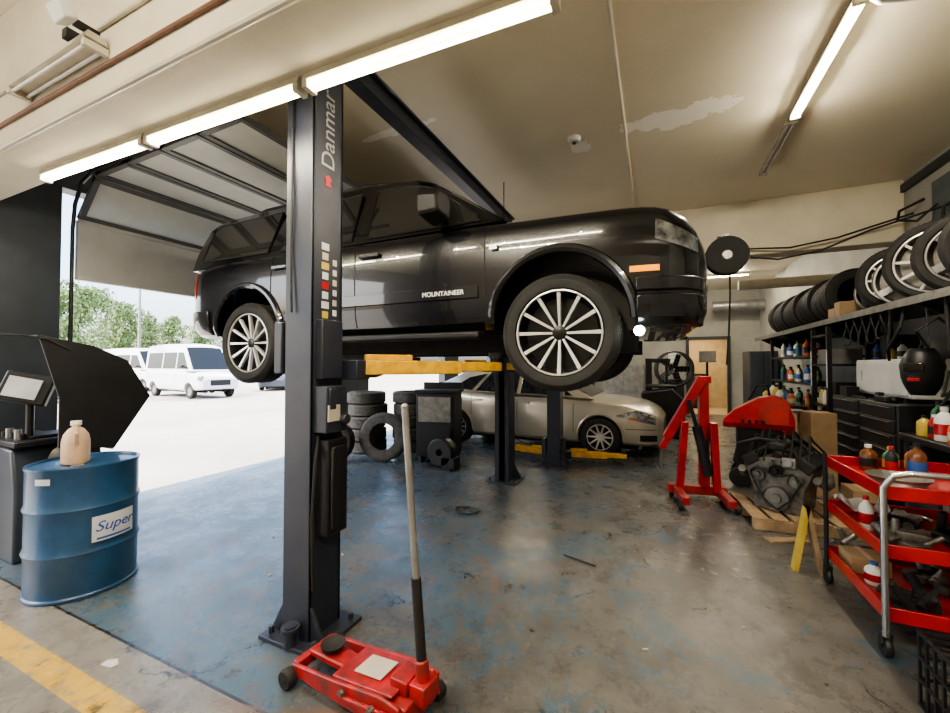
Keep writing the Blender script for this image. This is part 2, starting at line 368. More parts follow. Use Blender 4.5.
# ------------------------------------------------------------------ cars
def catmull(tab, x):
    n = len(tab)
    for i in range(n - 1):
        if tab[i][0] <= x <= tab[i + 1][0]: break
    p0 = tab[max(0, i - 1)]; p1 = tab[i]; p2 = tab[i + 1]; p3 = tab[min(n - 1, i + 2)]
    u = (x - p1[0]) / (p2[0] - p1[0])
    out = []
    for k in range(1, len(p1)):
        m1 = (p2[k] - p0[k]) / (p2[0] - p0[0]) * (p2[0] - p1[0]); m2 = (p3[k] - p1[k]) / (p3[0] - p1[0]) * (p2[0] - p1[0])
        h00 = 2 * u**3 - 3 * u**2 + 1; h10 = u**3 - 2 * u**2 + u; h01 = -2 * u**3 + 3 * u**2; h11 = u**3 - u**2
        out.append(h00 * p1[k] + h10 * m1 + h01 * p2[k] + h11 * m2)
    return out
def half(w, zb, zs, zt):
    H = zs - zb
    return [(0, zb), (w * 0.6, zb), (w - 0.10, zb + 0.005), (w - 0.035, zb + 0.06 * H / 0.8), (w - 0.012, zb + 0.16 * H / 0.8), (w - 0.004, zb + H * 0.33), (w, zb + H * 0.5), (w, zb + H * 0.68),
            (w - 0.006, zs - H * 0.17), (w - 0.012, zs - H * 0.12), (w - 0.018, zs - H * 0.07), (w - 0.038, zs - 0.018), (w - 0.075, zs), (w * 0.68, zs + (zt - zs) * 0.75), (w * 0.35, zs + (zt - zs) * 0.95), (0, zt)]
def sidey(tab, x, z):
    h = half(*catmull(tab, x)); pts = h[2:13]
    for a, b in zip(pts, pts[1:]):
        if a[1] <= z <= b[1]: return a[0] + (b[0] - a[0]) * (z - a[1]) / max(1e-6, b[1] - a[1])
    return pts[-1][0] if z > pts[-1][1] else pts[0][0]
def make_car(name, label, cat, loc, rz, S):
    root = thing(name, label, cat, loc, rz)
    tab = S['tab']; xs = []
    x0, x1 = tab[0][0], tab[-1][0]; N = 64
    xs = sorted(set([round(x0 + (x1 - x0) * i / N, 4) for i in range(N + 1)] + [t[0] for t in tab]))
    secs = []
    for x in xs:
        h = half(*catmull(tab, x)); secs.append([(x, y, z) for y, z in h] + [(x, -y, z) for y, z in h[-2:0:-1]])
    body = MB().loft(secs).build('body', S['paint'], root, ang=28)
    cut = MB(); ha = S['arch']
    for wx in S['wx']:
        for sg in (-1, 1): cut.cyl((wx, sg * 0.52, ha[0]), (wx, sg * 1.3, ha[0]), ha[1], n=48)
    co = cut.build('cut', S['paint'], root)
    bo = body.modifiers.new('b', 'BOOLEAN'); bo.operation = 'DIFFERENCE'; bo.object = co; bo.solver = 'EXACT'
    bpy.context.view_layer.update()
    dg = bpy.context.evaluated_depsgraph_get(); me = bpy.data.meshes.new_from_object(body.evaluated_get(dg))
    body.modifiers.clear(); body.data = me; bpy.data.objects.remove(co); finish(me, 28)
    me.materials.clear(); me.materials.append(S['paint'])
    out = S['outline']; ya, yb, zref = S['tumble']
    yw = lambda z: ya - (z - zref) * yb
    fr = [-1, -0.985, -0.95, -0.88, -0.6, -0.3, 0, 0.3, 0.6, 0.88, 0.95, 0.985, 1]
    zmin = min(z for x, z in out)
    g = MB()
    rows = []
    crown = lambda f, z: (0.05 * (1 - f * f) + (0.0 if abs(f) < .9 else -0.03 * ((abs(f) - .88) / .12) ** 2)) if z > zmin + 0.3 else 0.0
    for x, z in out:
        rows.append([g.bm.verts.new((x, yw(z) * f, z + crown(f, z))) for f in fr])
    for A, B in zip(rows, rows[1:]):
        for k in range(len(fr) - 1): g.bm.faces.new((A[k], A[k + 1], B[k + 1], B[k]))
    for idx in (0, -1): g.bm.faces.new([r[idx] for r in rows])
    k = len(fr) - 1
    for j in range(k): g.bm.faces.new((rows[0][j], rows[0][j + 1], rows[-1][j + 1], rows[-1][j]))
    g.build('roof', S['paint'], root, ang=50)
    for sg in (-1, 1):
        for w in S['win']:
            f0 = lambda x, z: (x, sg * (yw(z) - 0.01), z); f1 = lambda x, z: (x, sg * (yw(z) + 0.006), z)
            MB().prism(w, f0, f1).build('side_window', S['glass'], root, bev=0.003)
            ring = [f1(x, z) for x, z in w]
            MB().tube(ring, 0.006, 6, closed=True).build('window_trim', S.get('wtrim', M['plastic']), root)
        for (xd, za, zb2) in S['seams']:
            pts = [(xd, sg * (sidey(tab, xd, za + (zb2 - za) * i / 8) + 0.0005), za + (zb2 - za) * i / 8) for i in range(9)]
            MB().tube(pts, 0.0045, 6).build('door_seam', M['dark'], root)
        for (xh, zh) in S['handles']:
            y = sidey(tab, xh, zh)
            MB().box((xh, sg * (y + 0.018), zh), (0.19, 0.022, 0.035)).build('door_handle', S.get('hmat', S['paint']), root, bev=0.008)
        mx, mz = S['mirror']; ms = S.get('ms', 1)
        mm = MB().prism([(-.09, -.07), (.09, -.09), (.10, .05), (.06, .09), (-.06, .09), (-.10, .03)], lambda u, v: (mx - .05 * ms, sg * (ya + .17) + u * ms, mz + v * ms), lambda u, v: (mx + .07 * ms, sg * (ya + .165) + u * ms * .8, mz + v * ms * .8))
        mm.box((mx - 0.02, sg * (ya + 0.03), mz - 0.05), (0.07, 0.16, 0.06)).build('side_mirror', S.get('mirmat', S['paint']), root, bev=0.02)
        if 'moulding' in S:
            xa, xb, zm, hh = S['moulding']
            MB().loft([[(x, sg * (sidey(tab, x, zm) + dy), zm + dz) for dy, dz in ((-0.01, -hh), (0.012, -hh * 0.8), (0.012, hh * 0.8), (-0.01, hh))] for x in [xa + (xb - xa) * i / 12 for i in range(13)]]).build('side_moulding', S['mmat'], root)
        for wx in S['wx']:
            pts = []
            for i in range(25):
                a = -0.12 + (PI + 0.24) * i / 24
                x = wx + math.cos(a) * ha[1]; z = ha[0] + math.sin(a) * ha[1]
                if z < S['zrock']: continue
                pts.append((x, sg * (sidey(tab, min(max(x, x0 + 0.02), x1 - 0.02), z) + 0.002), z))
            MB().tube(pts, S.get('flare', 0.020), 8).build('wheel_arch_trim', S.get('amat', S['paint']), root)
    for (i, j) in S['glassedges']:
        (xa, za), (xb, zb3) = out[i], out[j]
        nrm = V((-(zb3 - za), 0, xb - xa)).normalized()
        if nrm.z < 0: nrm = -nrm
        def gf(u, v):
            u = 0.06 + u * 0.88; x = xa + (xb - xa) * u; z = za + (zb3 - za) * u; f = -0.9 + 1.8 * v
            return (x + nrm.x * 0.012, yw(z) * f, z + nrm.z * 0.012 + (0.05 * (1 - f * f)) * (u if za < zb3 else 1 - u))
        MB().quadgrid(gf, 6, 10).build('windshield' if xa > 0 or xb > 0 else 'rear_window', S['glass'], root)
    ub = MB().box(((x0 + x1) / 2, 0, S['zrock'] - 0.02), (x1 - x0 - 0.9, 1.0, 0.14))
    for sg in (-1, 1): ub.box(((x0 + x1) / 2, sg * 0.42, S['zrock'] - 0.08), (x1 - x0 - 0.8, 0.09, 0.12))
    for wx in S['wx']: ub.cyl((wx, -0.7, S['wz']), (wx, 0.7, S['wz']), 0.05).sph((wx, 0.05, S['wz']), 0.14)
    ub.tube([(x0 + 0.15, -0.35, S['zrock'] - 0.06), (x0 + 1.2, -0.33, S['zrock'] - 0.1), (0.5, -0.3, S['zrock'] - 0.1)], 0.035)
    ub.cyl((-0.9, -0.3, S['zrock'] - 0.08), (-0.3, -0.3, S['zrock'] - 0.08), 0.1)
    ub.build('underbody', M['dark'], root)
    for wx in S['wx']:
        for sg in (-1, 1):
            wheel(root, (wx, sg * S['wy'], S['wz']), (PI / 2 if sg < 0 else -PI / 2, 0, 0), *S['wheel'])
    return root
Zb = 0.04
suvtab = [(-2.34, .74, .48, 1.00, 1.01), (-2.325, .82, .44, 1.06, 1.08), (-2.27, .89, .41, 1.10, 1.12), (-2.10, .925, .39, 1.12, 1.15), (-1.6, .935, .38, 1.13, 1.16), (0, .935, .36, 1.11, 1.16),
          (.9, .935, .37, 1.11, 1.15), (1.2, .935, .38, 1.10, 1.15), (1.7, .932, .38, 1.09, 1.135), (1.95, .92, .36, 1.08, 1.12), (2.08, .895, .35, 1.055, 1.09), (2.17, .855, .35, 1.00, 1.035), (2.23, .80, .36, .93, .955), (2.275, .72, .39, .85, .87), (2.30, .62, .44, .76, .77)]
suvtab = [(a, b, c + Zb, d + Zb, e + Zb) for a, b, c, d, e in suvtab]
SUV = dict(tab=suvtab, paint=M['suv'], arch=(.45, .455), wx=(-1.445, 1.445), outline=[(-2.29, 1.12), (-2.30, 1.30), (-2.28, 1.50), (-2.24, 1.60), (-2.15, 1.655), (-1.95, 1.685), (-1.5, 1.70), (-.5, 1.71), (.05, 1.70), (.28, 1.67), (.42, 1.61), (1.08, 1.15)],
           tumble=(.90, .32, 1.14), win=[[(-.08, 1.18), (.90, 1.18), (.86, 1.24), (.44, 1.54), (.28, 1.59), (-.08, 1.61)], [(-1.06, 1.19), (-.24, 1.18), (-.24, 1.61), (-1.0, 1.61)], [(-2.17, 1.21), (-1.22, 1.20), (-1.18, 1.61), (-2.05, 1.60), (-2.14, 1.55)]],
           glass=M['glass'], seams=[(.95, .62, 1.12), (-.17, .46, 1.14), (-1.12, .80, 1.14)], handles=[(-.02, 1.02), (-1.0, 1.03)], mirror=(.62, 1.26), ms=1.25, mirmat=M['plastic'], moulding=(-.92, .90, .675, .05), mmat=M['suv'], flare=.03,
           zrock=.40, glassedges=[(10, 11), (2, 1)], wz=.375, wy=.81, wheel=(.375, .24, .275, 'spoke12', M['rim_black'], M['alloy'], M['rim_black']))
SX, SY, SZ = -2.0, 3.43, 1.38
suv = make_car('suv', 'glossy black sport utility vehicle raised high on the two-post lift', 'car', (SX, SY, SZ), 0, SUV)
def on_side(tab, x, z, off=0.002): return -(sidey(tab, x, z) + off)
text('MOUNTAINEER', 0.048, M['letter'], suv, frame((1, 0, 0), (0, 0, 1), (.63, on_side(suvtab, .63, .675, .0145), .675)), label='white model name lettering on the front door')
for sg in (-1, 1):
    def patch(xs_, z0, z1, off): return MB().loft([[(x, sg * (sidey(suvtab, x, z) + off), z) for z in [z0(x) + (z1(x) - z0(x)) * q for q in (0, .33, .66, 1)]] + [(x, sg * (sidey(suvtab, x, z) - .03), z) for z in (z1(x), z0(x))] for x in xs_])
    patch([2.01, 2.06, 2.11, 2.16, 2.20, 2.235], lambda x: .90 - (x - 2.01) * .35, lambda x: 1.025 - (x - 2.01) * .50, .004).build('headlamp', M['lens'], suv)
    patch([1.87, 1.93, 1.98, 2.03], lambda x: .715, lambda x: .748, .012).build('marker_lamp', M['amber'], suv)
    bo_ = [1.90, 1.96, 2.02, 2.08, 2.14, 2.19, 2.23, 2.27]
    patch(bo_, lambda x: .40, lambda x: .58, .045).build('bumper', M['suv'], suv, bev=.015)
    patch(bo_, lambda x: .60, lambda x: .68, .032).build('bumper_step', M['suv'], suv, bev=.010)
    patch([1.98, 2.04, 2.10, 2.16], lambda x: .45, lambda x: .52, .048).build('bumper_vent', M['plastic'], suv)
    patch([-2.33, -2.31, -2.27, -2.22], lambda x: .84, lambda x: 1.08, .006).build('tail_lamp', M['red'], suv)
    patch([-2.33, -2.30, -2.25, -2.18, -2.08, -1.97], lambda x: .46, lambda x: .70, .03).build('bumper', M['suv'], suv, bev=.012)
    MB().tube([(0, sg * .60, 1.70), (-.1, sg * .60, 1.745), (-.3, sg * .60, 1.76), (-1.6, sg * .60, 1.755), (-1.85, sg * .60, 1.70)], .012).build('roof_rail', M['plastic'], suv)
MB().sph((1.92, -.93, .37), .030, (1, .6, 1)).build('fog_lamp', M['lampwhite'], suv)
MB().box((2.28, 0, .72), (.04, .95, .20)).build('grille', M['chrome'], suv, bev=0.01)
MB().box((1.02, -.955, .96), (.05, .012, .03)).build('badge', M['chrome'], suv)
for sg in (-1, 1): MB().box((-.05, sg * .86, .38), (1.9, .13, .05)).build('running_board', M['plastic'], suv, bev=0.015)

sedtab = [(-2.40, .60, .45, .86, .88), (-2.36, .74, .32, 1.00, 1.03), (-2.2, .84, .26, 1.06, 1.11), (-1.9, .89, .23, 1.06, 1.12), (-1.3, .91, .20, 1.02, 1.06), (0, .91, .20, .97, .99), (.9, .91, .20, .95, 1.0), (1.4, .91, .22, .92, .99), (1.85, .90, .22, .86, .94), (2.1, .86, .22, .79, .87), (2.27, .77, .24, .71, .77), (2.36, .64, .30, .62, .66)]
SED = dict(tab=sedtab, paint=M['silver'], arch=(.34, .375), wx=(-1.39, 1.39), outline=[(-2.0, 1.05), (-1.80, 1.19), (-1.32, 1.40), (-.85, 1.49), (-.3, 1.52), (.1, 1.505), (.36, 1.46), (1.26, .97)],
           tumble=(.86, .42, .95), win=[[(-.05, 1.02), (.92, 1.01), (.84, 1.07), (.34, 1.38), (-.02, 1.43)], [(-1.0, 1.04), (-.13, 1.02), (-.10, 1.43), (-.7, 1.41)], [(-1.5, 1.10), (-1.08, 1.05), (-.80, 1.38), (-1.18, 1.30)]],
           glass=M['glass_mid'], wtrim=M['chrome'], seams=[(.95, .4, .94), (-.09, .3, .96), (-1.05, .6, .99)], handles=[(.05, .86), (-.9, .88)], mirror=(.75, 1.05), zrock=.24, glassedges=[(6, 7), (2, 0)], wz=.33, wy=.80,
           wheel=(.33, .21, .22, 'alloy10', M['rim_black'], M['alloy'], M['alloy']))
sed = make_car('sedan', 'champagne silver four-door sedan parked on the floor behind the lift posts', 'car', (-2.2, 8.0, 0), math.radians(-3), SED)
for sg in (-1, 1):
    def sp_(xs_, z0, z1, off): return MB().loft([[(x, sg * (sidey(sedtab, x, z0(x) + (z1(x) - z0(x)) * q) + off), z0(x) + (z1(x) - z0(x)) * q) for q in (0, .33, .66, 1)] + [(x, sg * (sidey(sedtab, x, z) - .04), z) for z in (z1(x), z0(x))] for x in xs_])
    sp_([1.66, 1.76, 1.86, 1.96, 2.06, 2.16, 2.25], lambda x: .70 - (x - 1.66) * .20, lambda x: .72 + min((x - 1.66) * .30, .085) - max(0, x - 2.0) * .35, .010).build('headlamp', M['lens'], sed)
    sp_([1.86, 1.92, 1.98], lambda x: .665 - (x - 1.86) * .2, lambda x: .69 - (x - 1.86) * .1, .014).build('marker_lamp', M['orange'], sed)
    sp_([1.80, 1.95, 2.05, 2.15, 2.24, 2.3], lambda x: .495, lambda x: .505, .004).build('bumper_seam', M['dark'], sed)
    sp_([2.02, 2.10, 2.2, 2.27], lambda x: .31, lambda x: .41, .006).build('bumper_vent', M['plastic'], sed)
    sp_([-2.38, -2.32, -2.22, -2.1], lambda x: .80, lambda x: .93, .006).build('tail_lamp', M['red'], sed)
MB().box((2.33, 0, .52), (.05, .9, .12)).build('grille', M['plastic'], sed, bev=0.01)

# ------------------------------------------------------------------ two-post lift
LX = -1.85; PW, PD = .20, .24
def lift(name, label, X, Ya, Yb, H, lifted, zc):
    r = thing(name, label, 'lift', (X, (Ya + Yb) / 2, 0))
    Ym = (Ya + Yb) / 2
    for sg, Y in ((-1, Ya - Ym), (1, Yb - Ym)):
        w, d, t = PW, PD, .02
        o = sg * d / 2
        p = MB()
        p.box((0, Y + o * 0.93, H / 2), (w, t, H)); p.box((-w / 2 + t / 2, Y, H / 2), (t, d, H)); p.box((w / 2 - t / 2, Y, H / 2), (t, d, H))
        p.box((-w / 2 + .03, Y - o * .93, H / 2), (.06, t, H)); p.box((w / 2 - .03, Y - o * .93, H / 2), (.06, t, H))
        p.build('post', M['post'], r, bev=0.004)
        bp = MB().box((0, Y, .012), (.42, .38, .024))
        for a in (-1, 1):
            bp.prism([(0, 0), (.10, 0), (0, .18)], lambda u, v, a=a: (a * (w / 2 + u), Y - .01 + sg * .10, .024 + v), lambda u, v, a=a: (a * (w / 2 + u), Y + .01 + sg * .10, .024 + v))
            for b in (-1, 1): bp.cyl((a * .165, Y + b * .14, .02), (a * .165, Y + b * .14, .06), .016, n=6)
        bp.build('base_plate', M['post'], r, bev=0.003)
        cg = MB().box((0, Y, zc + .12), (.29, .16, .34)).box((0, Y - sg * .18, zc), (.44, .12, .12)).box((-.15, Y + sg * .02, zc + .13), (.06, .22, .30))
        cg.build('carriage', M['post'], r, bev=0.006)
        for a in (-1, 1):
            p0 = V((a * .15, Y - sg * .2, zc + .01)); p1 = V((a * (.78 if lifted else 1.0), Y - sg * (1.0 if lifted else .35), zc + .02))
            ab = MB(); dv = (p1 - p0); ln = dv.length; an = math.atan2(dv.y, dv.x)
            ab.box((p0 + dv * .33), (ln * .72, .11, .09), RZ(an)); ab.box((p0 + dv * .78), (ln * .48, .085, .065), RZ(an))
            ab.box((p0 + dv * .2 + V((0, 0, .065))), (ln * .3, .05, .04), RZ(an))
            arm = ab.build('arm', M['yellow'], r, bev=0.006)
            MB().cyl(p1 + V((0, 0, -.03)), p1 + V((0, 0, .07)), .035).lathe([(.001, .06), (.06, .06), (.065, .10), (.001, .105)], Matrix.Translation(p1), 20).build('pad', M['rubber'], arm)
    MB().box((0, 0, H + .05), (.12, Yb - Ya + .28, .10)).box((0, 0, H + .11), (.2, Yb - Ya + .28, .02)).build('overhead_beam', M['post'], r, bev=0.004)
    return r
LYC = (1.78 + 5.10) / 2
L = lift('vehicle_lift', 'charcoal two-post lift with yellow arms holding the black vehicle', LX, 1.78, 5.10, 3.46, True, 1.52)
def LP(x, y, z): return (x - LX, y - LYC, z)
fx = PW / 2; PY = 1.78
text('Danmar', .145, M['letter_grey'], L, frame((0, 0, 1), (0, -1, 0), LP(LX + fx + .003, PY - .0, 2.94)), label='faded pale maker name running up the post')
MB().prism([(0, -.03), (.03, -.01), (.05, -.03), (.07, .0), (.05, .03), (.02, .02), (0, .03)], lambda u, v: LP(LX + fx, PY - v, 2.60 + u), lambda u, v: LP(LX + fx + .003, PY - v, 2.60 + u)).build('emblem', M['red'], L)
for i in range(14):
    z = 1.50 + i * .057
    c_ = 'red' if i in (4, 9) else ('yellowp' if i in (6, 11) else ('label_white' if i % 3 else 'sticker'))
    MB().box(LP(LX + fx + .002, PY - .02, z), (.003, .055 if i % 2 else .045, .040)).build('warning_sticker', M[c_], L)
for i in range(10):
    MB().box(LP(LX + fx + .002, PY + .055, 1.62 + i * .06), (.003, .03, .035)).build('warning_sticker', M['sticker' if i % 2 else 'label_white'], L)
lb = MB().box(LP(LX + fx + .05, PY - .02, 1.30), (.10, .16, .26)).box(LP(LX + fx + .10, PY - .06, 1.36), (.02, .05, .12)).cyl(LP(LX + fx + .1, PY + .02, 1.24), LP(LX + fx + .14, PY + .02, 1.24), .03)
lb.build('lock_box', M['post'], L, bev=0.006)
MB().box(LP(LX + fx + .105, PY - .05, 1.28), (.006, .09, .09)).build('data_plate', M['sticker'], L)
MB().box(LP(LX + fx + .045, PY, .86), (.09, .16, .54)).box(LP(LX + fx + .095, PY, .86), (.02, .11, .46)).build('cable_cover', M['plastic'], L, bev=0.03)
MB().tube([LP(LX + fx + .02, PY - .08, 1.15), LP(LX + fx + .04, PY - .12, 1.0), LP(LX + fx + .03, PY - .13, .7), LP(LX + fx + .01, PY - .1, .3)], .01).build('hose', M['rubber'], L)
MB().tube([LP(LX - .04, PY - .13, 3.2), LP(LX - .05, PY - .13, 2.2), LP(LX - .03, PY - .14, 1.85)], .007).build('cable', M['rubber'], L)
MB().cyl(LP(LX + .02, PY - .17, .02), LP(LX + .02, PY - .17, .13), .035).cyl(LP(LX + .02, PY - .17, .10), LP(LX + .02, PY - .17, .12), .05).build('floor_bracket', M['post'], L)
L2 = lift('vehicle_lift', 'dark two-post lift beside the sedan with yellow arms lowered to the floor', -1.42, 6.2, 9.8, 3.1, False, .14)

# ------------------------------------------------------------------ floor jack
J = thing('floor_jack', 'low red trolley jack with tall handle on the floor by the lift post', 'floor jack', (-1.27, 1.53, 0), math.radians(-6))
jb = MB()
for sg in (-1, 1):
    jb.prism([(-.36, .05), (-.34, .10), (-.05, .13), (.22, .17), (.33, .16), (.36, .06), (.2, .045), (-.1, .04)], lambda u, v, s=sg: (u, s * .13, v), lambda u, v, s=sg: (u, s * .11, v))
    jb.prism([(0.0, 0), (.34, .04), (.34, -.04)], lambda u, v, s=sg: (u, s * .13, .10 + v), lambda u, v, s=sg: (u, s * .15, .10 + v))
jb.box((.10, 0, .15), (.36, .22, .012), RY(-.12)); jb.box((.3, 0, .10), (.1, .22, .10)); jb.box((-.33, 0, .08), (.04, .23, .05))
jb.box((.27, 0, .18), (.09, .12, .06))
jb.build('frame', M['red_dirty'], J, bev=0.006)
for sg in (-1, 1):
    MB().cyl((.02, sg * .155, .115), (.02, sg * .14, .115), .014, n=6).build('bolt', M['steel'], J)
    MB().cyl((.2, sg * .165, .12), (.2, sg * .14, .12), .016, n=6).build('bolt', M['steel'], J)
MB().loft([[(-.30, -.06, .11), (-.30, .06, .11), (-.30, .06, .14), (-.30, -.06, .14)], [(.12, -.04, .09), (.12, .04, .09), (.12, .04, .13), (.12, -.04, .13)]]).build('lift_arm', M['red_dirty'], J, bev=0.008)
MB().lathe([(.001, .15), (.052, .15), (.06, .172), (.05, .17), (.03, .158), (.001, .158), ], Matrix.Translation((-.20, 0, 0)), 24).cyl((-.20, 0, .12), (-.20, 0, .15), .035).build('saddle', M['dark'], J)
MB().box((.09, 0, .162), (.16, .12, .003), RY(-.12)).build('warning_sticker', M['sticker'], J)
for (x, y, rr2) in ((-.34, -.15, .045), (-.34, .15, .045), (.32, -.16, .04), (.32, .16, .04)):
    MB().lathe([(.012, -.025), (rr2 - .006, -.025), (rr2, -.015), (rr2, .015), (rr2 - .006, .025), (.012, .025)], Matrix.Translation((x, y, rr2)) @ RX(PI / 2), 24, True).cyl((x, y - .03, rr2), (x, y + .03, rr2), .014).build('wheel', M['dark'], J)
hb = V((.36, 0, .17)); ht = V((.235, 0.02, 1.36)); hd = (ht - hb)
MB().cyl(hb, hb + hd * .10, .03).box(hb, (.08, .10, .08)).build('handle_socket', M['red_dirty'], J, bev=0.006)
MB().cyl(hb + hd * .08, hb + hd * .38, .022).build('handle_sleeve', M['rubber'], J)
MB().cyl(hb + hd * .38, ht, .016).sph(ht, .018).build('handle', M['alloy_dull'], J)

# ------------------------------------------------------------------ blue drum and jug
D = thing('steel_drum', 'blue steel oil drum with a small white label near the open door', 'drum', (-3.74, 1.49, 0))
R0 = .295
prof = [(.001, 0), (R0 - .01, 0), (R0 + .006, .006), (R0 + .006, .02), (R0 - .002, .03)]
for zc in (.30, .59): prof += [(R0, zc - .03), (R0 + .011, zc), (R0, zc + .03)]
prof += [(R0, .84), (R0 + .006, .852), (R0 + .006, .868), (R0 - .012, .872), (R0 - .016, .855), (.001, .852)]
MB().lathe(prof, n=56).build('body', M['blue'], D)
MB().lathe([(.001, .852), (.035, .852), (.035, .87), (.001, .872)], Matrix.Translation((.15, -.1, 0)), 20).build('bung', M['steel'], D)
def cylpatch(z0, z1, ac, aw, off): return MB().quadgrid(lambda u, v: ((R0 + off) * math.cos(ac - aw + 2 * aw * u), (R0 + off) * math.sin(ac - aw + 2 * aw * u), z0 + (z1 - z0) * v), 16, 1)
a0 = math.atan2(-1.50, 3.66) + .55
cylpatch(.36, .53, a0, .42, .012).build('label_panel', M['label_white'], D)
cylpatch(.372, .385, a0, .34, .014).build('label_border', M['letter_blue'], D)
cylpatch(.77, .81, a0 - 1.28, .16, .003).build('label_panel', M['label_white'], D)
nx, ny = math.cos(a0), math.sin(a0)
tx = text('Super', .095, M['letter_blue'], D, frame((-ny, nx, 0), (0, 0, 1), (nx * (R0 + .014), ny * (R0 + .014), .455)), shear=.3, label='blue script on white label')
for v in tx.data.vertices:
    a = v.co.x / R0; rr3 = R0 + .014 + v.co.z
    v.co.z = rr3 * math.cos(a) - (R0 + .014); v.co.x = rr3 * math.sin(a)
J2 = thing('plastic_jug', 'tan plastic jug with handle standing on top of the blue drum', 'jug', (-3.78, 1.45, .853), math.radians(-20))
jg = [(.08, 0), (.09, .01), (.09, .15), (.078, .20), (.05, .235), (.026, .25), (.026, .27)]
MB().lathe([(.001, 0)] + jg + [(.001, .27)], Matrix.Diagonal((1.3, .85, 1.02, 1)), 28).build('body', M['jug'], J2)
MB().tube([(.04, 0, .245), (.10, 0, .26), (.14, 0, .22), (.115, 0, .14)], .013).build('handle', M['jug'], J2)
MB().cyl((0, 0, .268), (0, 0, .298), .03).build('cap', M['white'], J2)

# ------------------------------------------------------------------ wheel balancer at left edge
BX, BY = -4.5, 1.66
B = thing('wheel_balancer', 'dark wheel balancer with a raised black hood and display, left edge beside the drum', 'wheel balancer', (BX, BY, 0))
MB().prism([(-.30, 0), (.22, 0), (.22, .55), (.14, .88), (-.30, .92)], lambda u, v: (u - .25, -.28, v), lambda u, v: (u - .25, .28, v)).build('cabinet', M['darkwall'], B, bev=0.02)
MB().box((-.26, 0, .93), (.56, .60, .05)).box((-.26, -.1, .965), (.4, .18, .03)).build('weight_tray', M['plastic'], B, bev=0.01)
for i in range(5): MB().cyl((-.42 + i * .08, -.22, .955), (-.42 + i * .08, -.22, 1.0 + .03 * (i % 2)), .022, n=12).build('weight_cup', M['alloy_dull' if i % 2 else 'plastic'], B)
MB().cyl((-.10, -.18, .95), (-.10, -.18, 1.24), .025).box((-.10, -.20, 1.36), (.30, .07, .24), RZ(.9) @ RX(-.2) @ RY(.25)).build('monitor', M['plastic'], B, bev=0.015)
MB().box((-.070, -.236, 1.37), (.20, .012, .16), RZ(.9) @ RX(-.2) @ RY(.25)).build('screen', mat('grey_screen', (.45, .47, .48), .2, emit=.2), B)
MB().cyl((-.1, 0, .78), (.25, 0, .78), .03).lathe([(.001, 0), (.10, 0), (.12, .04), (.03, .08), (.001, .08)], Matrix.Translation((.0, 0, .78)) @ RY(PI / 2), 28).build('shaft', M['steel'], B)
hp = [(1.34, 1.77), (1.66, 1.70), (1.88, 1.59), (2.05, 1.28), (1.80, .87), (1.46, .93), (1.46, 1.3)]
hx = .42
MB().prism(hp, lambda y, z: (hx, y - BY, z), lambda y, z: (hx + .02, y - BY, z)).build('hood', M['plastic'], B, bev=0.004)
MB().loft([[(hx + .01, y - BY, z), (hx + .01, y - BY - .008, z - .012), (hx - .14, y - BY - .008, z - .012), (hx - .14, y - BY, z)] for y, z in hp[:5]]).build('hood_rim', M['plastic'], B, ang=20)
MB().tube([(-.1, .2, .9), (0, .1, 1.2), (.1, 0, 1.5), (hx - .02, 0, 1.6)], .022).build('hood_arm', M['steel'], B)
MB().tube([(hx + .02, 1.52 - BY, 1.66), (hx + .03, 1.38 - BY, 1.74), (hx + .03, 1.25 - BY, 1.76), (hx - .1, 1.10 - BY, 1.76)], .008).build('cable', M['rubber'], B)

# ------------------------------------------------------------------ lights
def fixture(label, p0, p1, lit, group=None, w=1.0):
    p0 = V(p0); p1 = V(p1); c = (p0 + p1) / 2; ln = (p1 - p0).length; an = math.atan2(p1.y - p0.y, p1.x - p0.x)
    r = thing('fluorescent_light', label, 'light fixture', c, an, group)
    MB().prism([(-.055 * w, 0), (-.035 * w, .05), (.035 * w, .05), (.055 * w, 0)], lambda u, v: (-ln / 2, u, v), lambda u, v: (ln / 2, u, v)).build('housing', M['fixture'], r, bev=0.003)
    for s in (-1, 1):
        MB().cyl((-ln / 2 + .03, s * .030 * w, -.016), (ln / 2 - .03, s * .030 * w, -.016), .009, n=10).build('tube', M['tube'] if lit else M['tube_off'], r)
        MB().box((s * (ln / 2 - .015), 0, -.012), (.03, .10 * w, .045)).build('end_cap', M['fixture'], r)
    return r
def arealight(p, sx, sy, w, rz=0, col=(1, .90, .71)):
    l = bpy.data.lights.new('lamp', 'AREA'); l.shape = 'RECTANGLE'; l.size = sx; l.size_y = sy; l.energy = w; l.color = col
    o = bpy.data.objects.new('lamp', l); C.objects.link(o); o.location = p; o.rotation_euler = (0, 0, rz); return o
def bulb(p, w, col=(1, .90, .71)):
    l = bpy.data.lights.new('lamp', 'POINT'); l.energy = w; l.color = col; l.shadow_soft_size = .011
    o = bpy.data.objects.new('lamp', l); C.objects.link(o); o.location = p; return o
A = V((-4.10, 1.36, 2.93)); Bp = V((-.30, 1.47, 2.93))
names = ['lit twin-tube light at the door end of the near beam', 'lit twin-tube light in the middle of the near beam row', 'lit twin-tube light on the near beam directly above the floor jack']
for i in range(3):
    a = A + (Bp - A) * (i / 3 + .004); b = A + (Bp - A) * ((i + 1) / 3 - .004)
    fixture(names[i], a, b, True, 'fluorescent lights under the near beam', .7)
    arealight((a + b) / 2 + V((0, 0, -.030)), 1.15, .010, 20, math.atan2(b.y - a.y, b.x - a.x))
    for q in (.2, .8): bulb(a + (b - a) * q + V((0, .021, -.016)), 42)
